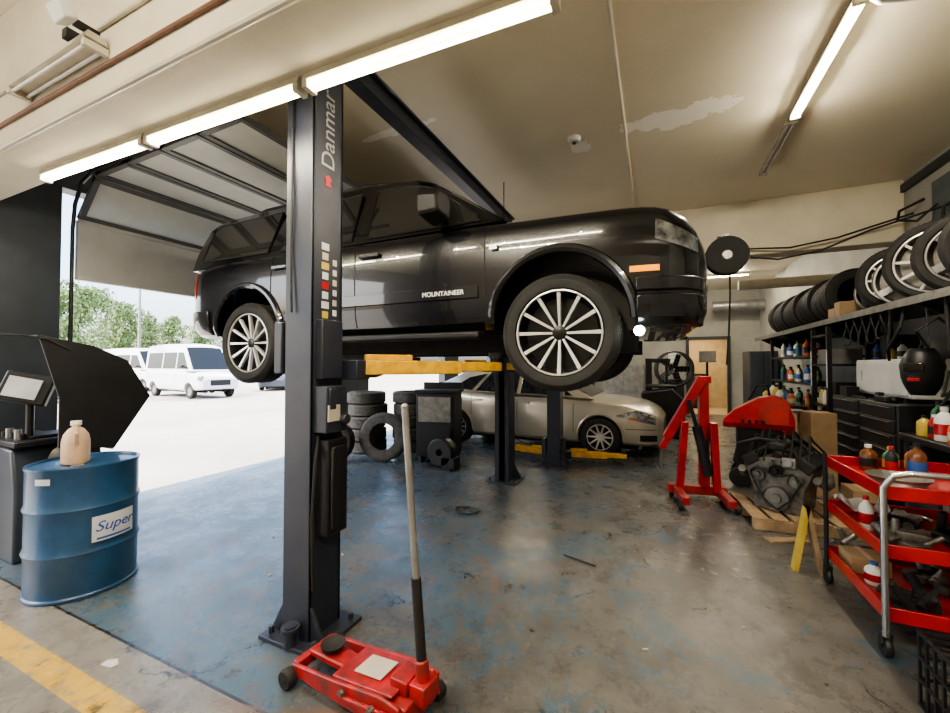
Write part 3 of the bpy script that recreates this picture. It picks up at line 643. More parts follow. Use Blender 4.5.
def cfix(label, p0, p1, lit, w=30):
    fixture(label, p0, p1, lit, None, .8)
    if lit:
        c = (V(p0) + V(p1)) / 2; al = abs(p1[1] - p0[1]) > abs(p1[0] - p0[0])
        arealight(c + V((0, 0, -.034)), .015 if al else 1.1, 1.1 if al else .015, w)
        for q in (.15, .5, .85): bulb(V(p0) + (V(p1) - V(p0)) * q + V((0, 0, -.03)), w * .8)
cfix('lit ceiling strip light nearer the camera on the right', (1.2, 3.22, 3.85), (1.2, 4.55, 3.85), True, 40)
cfix('unlit ceiling strip light farther along the right ceiling', (1.2, 4.6, 3.85), (1.2, 5.75, 3.85), False)
for (x, y, lb2) in ((.6, 9.5, 'lit strip light beyond the far beam'), (1.6, 12.0, 'small lit strip light near the back wall'), (-2.5, 9.8, 'lit strip light above the sedan')):
    cfix(lb2, (x - .6, y, 3.85), (x + .6, y, 3.85), True, 30)
cfix('added lit strip light, out of view over the camera bay', (-2.5, -1.0, 3.85), (-1.3, -1.0, 3.85), True, 55)  # unseen fixture added behind the camera to light the near bay
cfix('added lit strip light, out of view over the camera bay workbench side', (.6, -.6, 3.85), (1.8, -.6, 3.85), True, 55)  # second added fixture out of view, more light from behind the camera
arealight((1.5, 15.8, 2.75), .8, .8, 50, 0, (1, .8, .5))
fixture('unlit strip light hanging in the top left corner', (-2.60, 1.045, 3.20), (-3.5, 1.045, 3.20), False)

for i, (y, z, r, m, lb2) in enumerate(((1.082, 2.955, .018, M['fixture'], 'cream conduit along the lower edge of the near beam'), (1.088, 3.12, .012, mat('rust_pipe', (.18, .09, .055), .6), 'thin rust-red pipe along the near beam face'), (1.088, 3.34, .012, M['fixture'], 'upper cream conduit on the near beam face'))):
    tag(MB().cyl((XL + .01, y, z), (XR - .01, y, z), r, n=10).build('conduit', m), lb2, 'pipe')
tag(MB().cyl((-.25, 1.46, 3.886), (-.25, 6.79, 3.886), .014, n=8).build('conduit', M['fixture']), 'painted conduit running down the middle of the ceiling', 'pipe')
sd = thing('smoke_detector', 'small round white detector on the ceiling above the vehicle hood', 'smoke detector', (-.74, 4.15, 3.9))
MB().lathe([(.001, 0), (.07, 0), (.07, -.02), (.05, -.045), (.001, -.05)], n=24).build('body', M['white'], sd)
MB().lathe([(.001, -.05), (.02, -.05), (.015, -.065), (.001, -.065)], n=16).build('sensor', M['plastic'], sd)
tag(MB().cyl((-1.75, 4.8, 3.15), (-1.75, 4.8, 3.9), .006, n=6).build('hanging_wire', M['plastic']), 'thin wire hanging from the ceiling near the overhead lift beam', 'wire')
tag(MB().tube([(1.14, 2.90, 3.73), (1.2, 2.90, 3.71), (1.4, 2.90, 3.69), (1.8, 2.90, 3.68), (2.9, 2.90, 3.68)], [.10, .14, .16, .16, .16], 24).build('air_duct', M['fixture']), 'round cream duct under the ceiling at the top right', 'duct')
sc_ = thing('security_floodlight', 'small white flood lamp on a black bracket, top left corner', 'lamp', (-2.62, 1.06, 3.27))
MB().box((0, -.14, 0), (.11, .06, .08), RX(.5)).build('lamp_head', M['white'], sc_, bev=0.008)
MB().box((-.02, -.04, 0), (.03, .10, .03)).box((-.14, -.01, -.01), (.24, .03, .02)).box((-.2, -.03, .03), (.05, .06, .05)).build('bracket', M['plastic'], sc_)
hr = thing('hose_reel', 'round black hose reel hanging in front of the far beam', 'hose reel', (.93, 6.55, 3.08))
MB().lathe([(.05, -.09), (.26, -.09), (.265, -.08), (.06, -.07), (.06, .07), (.265, .08), (.26, .09), (.05, .09)], RX(PI / 2), 36, True).build('spool', M['rubber'], hr)
MB().lathe([(.07, -.065), (.23, -.065), (.245, 0), (.23, .065), (.07, .065)], RX(PI / 2), 36, True).build('hose', M['rubber'], hr)
MB().lathe([(.001, .10), (.06, .10), (.07, .09), (.001, .09)], RX(PI / 2), 24).build('hub', M['steel'], hr)
MB().box((0, .12, .12), (.07, .03, .42)).box((0, .17, .33), (.16, .14, .03)).build('bracket', M['steel'], hr)
tag(MB().tube([(.95, 6.42, 2.80), (.95, 6.42, 2.5), (.93, 6.42, 2.0), (.90, 6.42, 1.55)], .012).build('air_hose', M['rubber']), 'black hose dropping straight down from the reel', 'hose')
for (pts, lb2) in (([(1.2, 6.5, 3.02), (1.5, 6.45, 2.95), (1.9, 6.3, 2.98), (2.3, 6.1, 3.12), (2.89, 5.8, 3.25)], 'black cable sagging from the reel toward the right wall'), ([(1.2, 6.74, 3.2), (1.7, 6.7, 3.15), (2.2, 6.7, 3.22), (2.89, 6.6, 3.4)], 'second thin cable above the tyre row')):
    tag(MB().tube(pts, .012).build('cable', M['rubber']), lb2, 'cable')
for (px_, py_, pz_, lb2) in ((2.7, 6.4, 3.3, 'first twisted black hose on the wall above the shelf wheels'), (2.75, 5.7, 3.1, 'second twisted black hose nearer the frame edge')):
    tag(MB().tube([(XR, py_, pz_ + .2), (px_, py_ + .05, pz_ + .1), (px_ - .08, py_ - .1, pz_ - .05), (px_ + .02, py_ - .25, pz_ - .12), (XR - .02, py_ - .3, pz_ + .05), (XR - .02, py_ - .15, pz_ - .2)], .016).build('air_hose', M['rubber']), lb2, 'hose')
tag(MB().cyl((XR - .02, 3.0, 2.98), (XR - .02, 9, 2.98), .02, n=10).build('wall_pipe', M['alloy_dull']), 'grey pipe along the right wall above the tyres', 'pipe')
tag(MB().tube([(1.6, 13.9, 3.3), (2.2, 13.9, 3.3), (2.9, 13.9, 3.3)], .16, 16).build('vent_pipe', M['alloy_dull']), 'pale round duct near the back wall', 'duct')
tag(MB().tube([(1.4, 8.6, 3.0), (2.0, 8.6, 3.0), (2.9, 8.6, 3.0)], .09, 16).build('vent_pipe', M['fixture']), 'horizontal pale pipe below the far beam', 'duct')

# ------------------------------------------------------------------ overhead door
OD = thing('overhead_door', 'open sectional garage door with milky panes stored under the ceiling', 'garage door', (XL + .1, 3.8, 0))
W2 = 1.74
MB().box((0.05, 0, 2.74), (.045, 2 * W2, .62)).box((.08, 0, 2.45), (.03, 2 * W2, .04)).box((.08, 0, 3.04), (.03, 2 * W2, .04)).build('bottom_panel', M['doorpanel'], OD, bev=0.004)
def section(p0, p1):
    p0 = V(p0); p1 = V(p1); dv = p1 - p0; ln = dv.length; an = -math.atan2(dv.z, dv.x); c = (p0 + p1) / 2; R_ = RY(an)
    def T(x, y, z): return (Matrix.Translation(c) @ R_) @ V((x, y, z))
    f = MB()
    for x in (-ln / 2 + .025, ln / 2 - .025): f.box(T(x, 0, 0), (.05, 2 * W2, .045), R_)
    for i in range(3): f.box(T(0, -W2 + .025 + (2 * W2 - .05) * i / 2, 0), (ln, .05, .045), R_)
    fr_ = f.build('section', M['doorframe'], OD)
    for i in range(2): MB().box(T(0, -W2 + (2 * W2) * (i + .5) / 2, 0), (ln - .08, 2 * W2 / 2 - .04, .008), R_).build('pane', M['frost'], fr_)
section((.06, 0, 3.07), (.40, 0, 3.44))
for i in range(4): section((.42 + i * .54, 0, 3.47 + i * .01), (.94 + i * .54, 0, 3.48 + i * .01))
for s in (-1, 1):
    y = s * (W2 + .03)
    MB().tube([(.05, y, .0), (.05, y, 2.95), (.09, y, 3.2), (.22, y, 3.40), (.45, y, 3.48), (2.9, y, 3.53)], .018, 8).build('track', M['plastic'], OD)
    MB().cyl((2.6, y, 3.52), (2.6, y, 3.9), .012).build('track_hanger', M['doorframe'], OD)

# ------------------------------------------------------------------ tyres and cabinets behind the lift
def tyre(label, loc, rot, R=.33, W=.21, rr=.21, m='rubber', group=None):
    t = wheel_meshes(R, W, rr, 'steel')[0].copy(); t.materials.clear(); t.materials.append(M[m])
    o = bpy.data.objects.new('tire', t); C.objects.link(o); o.location = loc; o.rotation_euler = rot
    return tag(o, label, 'tire', group)
tyre('dusty tyre leaning upright against the tyre stacks', (-4.03, 5.36, .385), (PI / 2 - .15, 0, .35), R=.39, m='rubber_grey')
tyre('upright black tyre behind the leaning tyre nearer the door', (-4.68, 4.90, .33), (PI / 2 - .12, 0, .5), m='rubber')
for k, (x, y, lb3) in enumerate(((-4.78, 5.85, 'left tyre stack behind the lift post'), (-4.10, 6.28, 'right tyre stack beside the black cabinet'))):
    for i in range(5): tyre(['bottom', 'second', 'middle', 'fourth', 'top'][i] + ' tyre of the ' + lb3, (x + .02 * math.sin(i * 3), y + .02 * math.cos(i * 2), .105 + i * .215), (0, 0, i), R=.34 + .01 * (i % 2), m='rubber_grey', group='stacked tires near the door')
K = thing('equipment_cabinet', 'black steel cabinet with grey front standing beside the leaning tyres', 'cabinet', (-3.22, 5.75, 0), .2)
MB().box((0, 0, .60), (.62, .5, 1.0)).build('body', M['plastic'], K, bev=0.01)
MB().box((0, -.26, .85), (.54, .02, .40)).build('panel', M['steel'], K, bev=0.006)
MB().box((0, -.265, .38), (.54, .02, .42)).build('door', M['plastic'], K, bev=0.006)
MB().box((0, 0, 1.13), (.68, .54, .05)).box((0, .2, 1.2), (.68, .05, .12)).build('top', M['plastic'], K, bev=0.006)
for x in (-.25, .25):
    for y in (-.18, .18): MB().cyl((x, y, .0), (x, y, .10), .04).build('foot', M['rubber'], K)
B2 = thing('floor_blower', 'dark grey curved blower housing at the foot of the cabinet', 'blower', (-2.92, 5.3, 0))
MB().lathe([(.05, -.10), (.2, -.10), (.22, -.06), (.22, .06), (.2, .10), (.05, .10)], Matrix.Translation((0, 0, .25)) @ RX(PI / 2), 28, True).box((.14, 0, .1), (.22, .2, .18)).build('housing', M['plastic'], B2, bev=0.01)
MB().box((0, 0, .02), (.4, .25, .04)).build('base', M['plastic'], B2)
tag(MB().tube([(-1.83 + .13 * math.cos(a) * (1 + .1 * math.sin(3 * a)), 3.85 + .10 * math.sin(a), .012 + .003 * (i % 3)) for i, a in enumerate([k * .35 for k in range(40)])], .009, 6).build('air_hose', M['rubber']), 'small coil of black hose lying on the floor under the vehicle', 'hose')
for i, (x, y, lb2) in enumerate(((-.55, 3.25, 'thin dark strip lying on the floor below the front wheel'),)):
    tag(MB().tube([(x - .14, y + .05, .006), (x, y, .008), (x + .12, y - .03, .006)], .006, 6).build('scrap_strip', M['rubber']), lb2, 'scrap')
tag(MB().prism([(0, 0), (.07, .01), (.08, .04), (.03, .06), (-.01, .03)], lambda u, v: (-2.62 + u, 1.12 + v, .001), lambda u, v: (-2.62 + u, 1.12 + v, .006)).build('paper_scrap', M['rag']), 'small white scrap on the bare concrete near the drum', 'scrap')
rnd0 = random.Random(5)
for i in range(14):
    x, y = rnd0.uniform(-3.2, .9), rnd0.uniform(1.9, 5.0)
    tag(MB().box((0, 0, .004), (.02 + .015 * rnd0.random(), .012, .008), RZ(rnd0.random() * 3)).build('debris_bit', M['sticker' if i % 3 else 'dark'], loc=(x, y, 0), bev=.002), 'tiny bit of debris scattered on the painted shop floor', 'debris', 'debris on the floor')

TC = thing('tire_changer', 'bulky dark machine with round turntable and arm behind the sedan nose', 'tire changer', (.12, 9.75, 0))
MB().prism([(-.4, 0), (.45, 0), (.45, .8), (.2, 1.05), (-.4, .95)], lambda u, v: (u, -.35, v), lambda u, v: (u, .35, v)).build('body', M['plastic'], TC, bev=0.03)
MB().lathe([(.001, 1.06), (.30, 1.06), (.32, 1.10), (.28, 1.12), (.001, 1.12)], n=28).build('turntable', M['dark'], TC)
MB().box((-.25, .3, 1.1), (.14, .14, 1.2)).box((-.05, .28, 1.65), (.5, .09, .09)).cyl((.12, .28, 1.15), (.12, .28, 1.7), .03).build('column', M['plastic'], TC, bev=0.01)
FN = thing('drum_fan', 'large round dark floor fan behind the sedan nose', 'fan', (.44, 11.3, 0), .3)
MB().lathe([(.42, -.13), (.45, -.12), (.45, .12), (.42, .13)], Matrix.Translation((0, 0, 1.45)) @ RX(PI / 2), 36, True).build('shroud', M['plastic'], FN)
gm = MB()
for rr4 in (.1, .18, .26, .34, .41): gm.tube([(rr4 * math.cos(2 * PI * k / 28), -.14, 1.45 + rr4 * math.sin(2 * PI * k / 28)) for k in range(28)], .005, 5, closed=True)
gm.build('grille', M['steel'], FN)
for k in range(5):
    a = k * 2 * PI / 5; MB().box((.2 * math.cos(a), 0, 1.45 + .2 * math.sin(a)), (.36, .02, .15), RY(-a) @ RX(.5)).build('blade', M['plastic'], FN)
MB().cyl((0, .0, 0.03), (0, .0, 1.02), .03).lathe([(.001, 0), (.3, 0), (.3, .03), (.001, .06)], n=28).build('stand', M['plastic'], FN)

# ------------------------------------------------------------------ right wall long shelf
SH = thing('wall_shelf', 'long black steel shelf carrying tyres along the right wall', 'shelf', (2.5, 7.2, 0))
MB().box((0, 0, 2.13), (.78, 7.6, .035)).build('shelf_board', M['plastic'], SH)
MB().box((-.39, 0, 2.13), (.02, 7.6, .07)).build('front_rail', M['steel'], SH)
for y in (-3.7, -2.2, .2, 2.0, 3.7):
    MB().prism([(.37, 2.11), (-.30, 2.11), (.37, 1.72)], lambda u, v, y=y: (u, y - .012, v), lambda u, v, y=y: (u, y + .012, v)).build('bracket', M['plastic'], SH)
y = 6.98
for i in range(13):
    R_ = .345 - .015 * (i % 3)
    tyre('black tyre standing in the row on the long wall shelf', (2.46, y, 2.15 + R_), (PI / 2 - .03 + .06 * random.random(), 0, .03 * random.random()), R=R_, W=.21, group='tires on the long wall shelf'); y += .235
def loose_wheel(label, loc, rot, R, W, rr, style, fm, tired=True):
    r = thing('alloy_wheel', label, 'wheel', loc)
    r.rotation_euler = rot
    t, rm_, s, c = wheel_meshes(R, W, rr, style)
    if tired: addobj('tire', t, M['rubber'], r)
    for nm, me in (('rim', rm_), ('spokes', s), ('hub_cap', c)):
        me = me.copy(); me.materials.clear(); addobj(nm, me, M['steel'] if nm == 'rim' else fm, r)
    return r
loose_wheel('bare silver rim beside the cartons on the wall shelf', (2.44, 6.22, 2.395), (PI / 2, 0, -.35), .34, .2, .235, 'alloy5', M['alloy_dull'], False)
loose_wheel('silver ten-spoke wheel second from the cartons on the shelf', (2.46, 5.92, 2.50), (PI / 2, 0, -.40), .35, .18, .26, 'alloy10', M['alloy'])
loose_wheel('bare bright rim tilted between the other shelf wheels', (2.42, 5.58, 2.43), (PI / 2, .1, -.48), .34, .20, .275, 'alloy5', M['alloy'], False)
loose_wheel('largest alloy wheel with thin tyre in the middle of the shelf wheels', (2.46, 5.22, 2.53), (PI / 2, .1, -.55), .38, .20, .30, 'alloy10', M['alloy'])
loose_wheel('dark tyred wheel near the end of the shelf wheels', (2.48, 4.82, 2.51), (PI / 2, .1, -.55), .36, .20, .27, 'alloy5', M['alloy_dull'])
loose_wheel('wheel cut off by the right frame edge on the shelf', (2.48, 4.44, 2.51), (PI / 2, .1, -.5), .36, .20, .27, 'alloy10', M['alloy_dull'])
def carton(label, loc, d, m='card', rz=0, name='cardboard_box', cat='box'):
    r = thing(name, label, cat, loc, rz)
    MB().box((0, 0, d[2] / 2), d).build('body', M[m], r, bev=0.004)
    MB().box((0, 0, d[2] + .001), (d[0] * .14, d[1] * 1.002, .003)).build('tape', M['jug'] if m == 'card' else M['plastic'], r)
    return r
carton('larger tan carton on the shelf between tyres and rims', (2.28, 6.74, 2.1495), (.3, .20, .14))
carton('narrow brown carton on the shelf beside the first rim', (2.26, 6.52, 2.1495), (.28, .16, .20))

RK = thing('storage_rack', 'black steel rack with shelves of bottles against the right wall', 'rack', (2.5, 8.65, 0))
for x in (-.34, .34):
    for yy in (-1.15, 1.15): MB().box((x, yy, 1.03), (.05, .05, 2.06)).build('upright', M['plastic'], RK)
for z in (.35, .85, 1.25, 1.68): MB().box((0, 0, z), (.72, 2.34, .03)).build('shelf', M['plastic'], RK)
def bottle(label, loc, h, r, m, capm, group=None, square=False, name='bottle', cat='bottle'):
    o = thing(name, label, cat, loc, random.random() * 3, group)
    sc = Matrix.Diagonal((1.1, .75, 1, 1)) if square else Matrix.Identity(4)
    MB().lathe([(.001, 0), (r * .95, 0), (r, .008), (r, h * .62), (r * .85, h * .72), (r * .36, h * .84), (r * .34, h * .9), (.001, h * .9)], sc, 18).build('body', M[m], o)
    MB().cyl((0, 0, h * .89), (0, 0, h), r * .42, n=14).build('cap', M[capm], o)
    MB().lathe([(r + .001, h * .18), (r + .001, h * .5)], sc, 18).build('label_band', M[random.choice(['white', 'yellowp', 'bluep', 'red', 'plastic', 'sticker'])], o)
    return o
cols = ['white', 'red', 'bluep', 'yellowp', 'green', 'plastic', 'orange', 'white']
cn = {'white': 'white', 'red': 'red', 'bluep': 'blue', 'yellowp': 'yellow', 'green': 'green', 'plastic': 'black', 'orange': 'orange', 'brown': 'brown'}
for z, zn in ((.8655, 'second'), (1.2655, 'third'), (1.6955, 'top')):
    for i in range(9):
        c = cols[(i * 3 + int(z * 10)) % 8]
        bottle('%s bottle on the %s shelf of the black rack' % (cn[c], zn), (2.26 + .05 * (i % 2), 7.68 + i * .22, z), .22 + .07 * ((i * 7) % 3) / 2, .05 + .012 * (i % 2), c, 'plastic', 'bottles on the %s rack shelf' % zn, i % 2 == 0)
for yy, lb2 in ((7.9, 'nearer brown box at the bottom of the black rack'), (8.7, 'farther brown box at the bottom of the black rack')): carton(lb2, (2.45, yy, .3655), (.5, .45, .36))
LB = thing('supply_bench', 'low dark bench crowded with bottles in front of the black rack', 'bench', (1.80, 7.75, 0))
MB().box((0, 0, .93), (.42, 1.0, .04)).build('benchtop', M['plastic'], LB)
for x in (-.18, .18):
    for yy in (-.46, .46): MB().box((x, yy, .455), (.04, .04, .91)).build('leg', M['plastic'], LB)
MB().box((0, 0, .4), (.40, .96, .03)).build('shelf', M['plastic'], LB)
bl_ = [('white', .26), ('orange', .2), ('yellowp', .30), ('bluep', .22), ('white', .32), ('green', .24), ('red', .2), ('white', .24), ('yellowp', .2), ('plastic', .3)]
ord_ = ['first', 'second', 'third', 'fourth', 'fifth', 'sixth', 'seventh', 'eighth', 'ninth', 'last']
for i, (c, h) in enumerate(bl_):
    bottle('%s bottle, %s from the near end of the low supply bench' % (cn[c], ord_[i]), (1.70 + .16 * (i % 2), 7.33 + i * .093, .9505), h, .045 + .008 * (i % 3), c, 'white' if c == 'plastic' else 'plastic', 'bottles on the low supply bench', i % 3 == 0)
for i in range(6):
    c = ['white', 'plastic', 'bluep', 'yellowp', 'white', 'red'][i]
    bottle('%s jug, %s from the near end under the supply bench' % (cn[c], ord_[i]), (1.72 + .12 * (i % 2), 7.38 + i * .15, .4155), .30, .075, c, 'plastic', 'jugs under the supply bench', True, 'jug', 'jug')
for i in range(5):
    c = ['plastic', 'white', 'red', 'yellowp', 'bluep'][i]
    bottle('%s container, %s along the floor beside the tall brown carton' % (cn[c], ord_[i]), (1.62 + .07 * (i % 2), 6.55 + i * .16, 0), .34, .08, c, 'plastic' if c != 'plastic' else 'white', 'containers on the floor by the carton', True, 'jug', 'jug')
# tool chest
TB = thing('tool_chest', 'tall black drawer tool chest under the wall shelf', 'tool chest', (2.42, 5.85, 0))
MB().box((0, 0, .66), (.66, 1.5, 1.02)).build('body', M['plastic'], TB, bev=0.01)
for i in range(7):
    for s in (-1, 1):
        d_ = MB().box((-.335, s * .365, .25 + i * .14), (.02, .70, .125)).build('drawer', M['plastic'], TB, bev=0.004)
        MB().cyl((-.355, s * .365 - .3, .295 + i * .14), (-.355, s * .365 + .3, .295 + i * .14), .005, n=8).build('handle', M['steel'], d_)
for x in (-.25, .25):
    for yy in (-.65, .65): MB().cyl((x, yy - .02, .07), (x, yy + .02, .07), .07).box((x, yy, .13), (.08, .06, .04)).build('caster', M['rubber'], TB)
WB = thing('white_cabinet', 'low white cabinet on top of the black tool chest', 'cabinet', (2.50, 5.92, 1.1705))
MB().box((0, 0, .24), (.42, 1.15, .40)).build('body', M['white'], WB, bev=0.012)
MB().box((-.216, 0, .24), (.012, 1.09, .34)).box((-.228, .40, .25), (.012, .02, .12)).build('door', M['white'], WB, bev=0.004)
for s in (-1, 1): MB().box((0, s * .45, .02), (.4, .06, .04)).build('foot', M['plastic'], WB)
tag(MB().tube([(2.12, 6.12, 1.185), (2.14, 6.0, 1.185), (2.11, 5.9, 1.185), (2.13, 5.8, 1.185)], .012).build('power_cord', M['rubber']), 'black cord lying along the tool chest top before the white cabinet', 'cord')
tag(MB().box((0, 0, .03), (.10, .26, .06)).cyl((0, -.18, .03), (0, -.1, .03), .02).box((-.02, .08, .07), (.05, .08, .05)).build('power_tool', M['plastic'], loc=(2.17, 5.5, 1.171), bev=.008), 'black power tool on the tool chest in front of the white cabinet', 'tool')
carton('small black box on the tool chest at the far end before the white cabinet', (2.17, 6.35, 1.171), (.12, .2, .12), 'plastic', 0, 'plastic_case', 'case')
for i, (yy, c, h) in enumerate(((5.45, 'plastic', .14), (5.60, 'red', .12), (5.78, 'white', .18), (6.0, 'yellowp', .14), (6.3, 'bluep', .2))):
    bottle('small %s can on top of the white cabinet' % cn[c], (2.42, yy, 1.6105), h, .04, c, 'plastic', 'cans on the white cabinet')
carton('black case on the white cabinet under the shelf', (2.55, 6.15, 1.6105), (.25, .22, .28), 'plastic', 0, 'plastic_case', 'case')
for i in range(5):
    y_ = 5.50 + i * .2
    tag(MB().tube([(2.14 + .02 * math.sin(a * 2), y_ + .07 * math.sin(a) , 2.09 - .17 * (1 - math.cos(a)) * (.8 + .1 * (i % 3))) for a in [2 * PI * k / 20 for k in range(20)]], .008, 6, closed=True).build('drive_belt', M['rubber']), 'black drive belt loop hanging under the long shelf front', 'belt', 'belts hanging under the shelf')
UP = thing('rack_frame', 'black bolted upright frame between tool chest and bottle rack', 'rack', (2.2, 7.02, 0))
for yy in (-.28, .28):
    for x in (-.1, .5): MB().box((x, yy, 1.03), (.05, .05, 2.06)).build('upright', M['plastic'], UP)
for z in (.5, 1.0, 1.55, 1.95): MB().box((.2, 0, z), (.65, .6, .03)).build('shelf', M['plastic'], UP)
for yy in (-.29, .29): MB().box((-.127, yy, 1.5), (.004, .03, .5)).build('notice_strip', M['label_white'], UP)
carton('black battery case on the middle shelf of the upright frame', (2.35, 7.02, 1.0155), (.3, .35, .3), 'plastic', 0, 'battery', 'battery')
carton('brown carton on the lower shelf of the upright frame', (2.35, 7.02, .5155), (.35, .4, .32))
carton('grey parts bin on the upper shelf of the upright frame', (2.3, 7.02, 1.5655), (.35, .4, .2), 'alloy_dull', 0, 'parts_bin', 'bin')
for i, c in enumerate(('red', 'white', 'yellowp')): bottle('%s spray can at the front of the upright frame middle shelf' % cn[c], (2.14, 6.86 + i * .13, 1.0155), .22, .035, c, 'plastic')
# workbench right edge
WK = thing('workbench', 'dark cluttered workbench at the right edge behind the red cart', 'workbench', (2.45, 4.25, 0))
MB().box((0, 0, .90), (.8, 1.5, .06)).build('benchtop', M['plastic'], WK, bev=0.01)
for x in (-.35, .35):
    for yy in (-.68, .68): MB().box((x, yy, .435), (.06, .06, .87)).build('leg', M['post'], WK)
MB().box((0, 0, .3), (.7, 1.4, .03)).build('shelf', M['plastic'], WK)
for i, (x, yy, h, r, m, cm, lb2) in enumerate(((2.15, 4.55, .28, .06, 'white', 'white', 'tall white bottle on the workbench nearest the cart'), (2.28, 4.42, .32, .055, 'white', 'bluep', 'taller white bottle with blue cap on the workbench'), (2.13, 4.34, .2, .06, 'orange', 'white', 'orange spray bottle on the workbench'), (2.4, 4.75, .24, .05, 'white', 'red', 'white bottle with red cap farther back on the workbench'), (2.15, 4.82, .18, .05, 'yellowp', 'plastic', 'small yellow bottle on the workbench'), (2.13, 4.18, .26, .06, 'white', 'plastic', 'white bottle with black cap at the near end of the workbench'), (2.28, 4.90, .3, .05, 'green', 'plastic', 'green bottle at the far end of the workbench'), (2.15, 4.69, .2, .035, 'red', 'white', 'slim red can between the workbench bottles'), (2.42, 4.56, .34, .06, 'plastic', 'red', 'tall black bottle with red cap at the back of the workbench'))):
    bottle(lb2, (x, yy, .9305), h, r, m, cm)
for i in range(4): carton(['black', 'brown', 'grey', 'dark'][i] + ' bin on the lower shelf of the workbench', (2.35, 3.75 + i * .33, .3155), (.45, .28, .22 + .05 * (i % 2)), ['plastic', 'card', 'alloy_dull', 'post'][i], 0, 'storage_bin', 'bin')
GR = thing('welding_helmet', 'dark welding helmet with red accent hung above the workbench', 'helmet', (2.20, 4.95, 1.50), -.75)
hs = []
for i in range(9):
    a = i / 8; z = .20 - .42 * a
    w_ = .13 * math.sin(PI * (.18 + .64 * a)) * (1.15 if a < .5 else 1.05); dpt = .16 * math.sin(PI * (.15 + .62 * a))
    hs.append([(w_ * math.sin(t_), -dpt * math.cos(t_), z) for t_ in [-1.9 + 3.8 * q / 16 for q in range(17)]] + [(w_ * .92 * math.sin(t_), -dpt * .92 * math.cos(t_), z) for t_ in [1.9 - 3.8 * q / 16 for q in range(17)]])
MB().loft(hs).build('shell', M['plastic'], GR, ang=60)
MB().box((0, -.155, .03), (.13, .03, .075)).build('visor', M['glass'], GR, bev=.006)
MB().box((0, -.150, -.08), (.08, .03, .03)).build('accent', M['red'], GR, bev=.004)
MB().tube([(-.12, .02, .06), (-.1, .12, .1), (0, .16, .12), (.1, .12, .1), (.12, .02, .06)], .012).build('headband', M['rubber'], GR)
MB().cyl((0, .16, .12), (0, .10, .62), .006).build('hanger', M['steel'], GR)
tag(MB().tube([(2.2, 4.85, 1.7), (2.1, 4.8, 1.85), (2.2, 4.7, 1.95), (2.35, 4.65, 1.75), (2.3, 4.7, 1.4), (2.2, 4.75, 1.15), (2.25, 4.7, .945)], .012).build('cable', M['rubber']), 'black looped cable hanging beside the welding helmet', 'cable')
tag(MB().tube([(2.15, 4.5, 2.1), (2.12, 4.4, 1.7), (2.18, 4.35, 1.4), (2.12, 4.5, 1.3), (2.2, 4.6, 1.5)], .014).build('cable', M['rubber']), 'thick black cable hanging from the shelf at the right frame edge', 'cable')
tag(MB().tube([(2.16, 5.1, 2.1), (2.10, 5.05, 1.9), (2.05, 5.15, 1.7), (2.12, 5.3, 1.6), (2.14, 5.35, 1.8), (2.14, 5.3, 2.1)], .013).build('cable', M['rubber']), 'short black cable loop left of the welding helmet', 'cable')

# ------------------------------------------------------------------ red cart
CT = thing('service_cart', 'three-tier red service cart with chrome handle at the right edge', 'cart', (1.42, 3.26, 0))
cw, cl = .62, .80
for z in (.20, .53, .84):
    t = MB().box((0, 0, z), (cw, cl, .012))
    for s in (-1, 1): t.box((s * cw / 2, 0, z + .03), (.012, cl, .075)).box((0, s * cl / 2, z + .03), (cw, .012, .075))
    t.build('tray', M['red'], CT, bev=0.004)
for x in (-1, 1):
    MB().tube([(x * (cw / 2 + .012), cl / 2 - .03, .12), (x * (cw / 2 + .012), cl / 2 - .03, .92)], .014).build('leg', M['plastic'], CT)
MB().tube([(-cw / 2 - .01, -cl / 2 - .02, .12), (-cw / 2 - .01, -cl / 2 - .02, .90), (-cw / 2 + .02, -cl / 2 - .05, .97), (-cw / 2 + .08, -cl / 2 - .06, .99), (cw / 2 - .08, -cl / 2 - .06, .99), (cw / 2 - .02, -cl / 2 - .05, .97), (cw / 2 + .01, -cl / 2 - .02, .90), (cw / 2 + .01, -cl / 2 - .02, .12)], .016, 12).build('handle', M['chrome'], CT)
for x in (-1, 1):
    for yy in (-1, 1):
        MB().lathe([(.012, -.015), (.05, -.015), (.055, 0), (.05, .015), (.012, .015)], Matrix.Translation((x * cw / 2, yy * (cl / 2 - .01), .055)) @ RY(PI / 2), 20, True).box((x * cw / 2, yy * (cl / 2 - .01), .10), (.04, .05, .06)).build('caster', M['plastic'], CT)
def jar(label, loc, h, r, m, cm): return bottle(label, loc, h, r, m, cm, None, False, 'jar', 'jar')
jar('amber jar on the top tray of the red cart', (1.30, 3.54, .8465), .17, .045, 'brown', 'white')
jar('green-labelled can beside the amber jar on the cart', (1.42, 3.56, .8465), .16, .04, 'green', 'yellowp')
jar('orange can at the cart top tray centre', (1.53, 3.56, .8465), .17, .04, 'orange', 'plastic')
jar('brown oil bottle at the near side of the cart top tray', (1.47, 3.38, .8465), .22, .045, 'brown', 'plastic')
jar('small black spray can on the cart top tray beside the brown oil bottle', (1.36, 3.40, .8465), .19, .03, 'plastic', 'red')
tag(MB().lathe([(.001, 0), (.10, 0), (.14, .05), (.145, .052), (.10, -.0) , (.001, .006)], n=28).build('drip_pan', M['steel'], loc=(1.30, 3.18, .8465)), 'shallow steel pan on the top tray of the cart', 'pan')
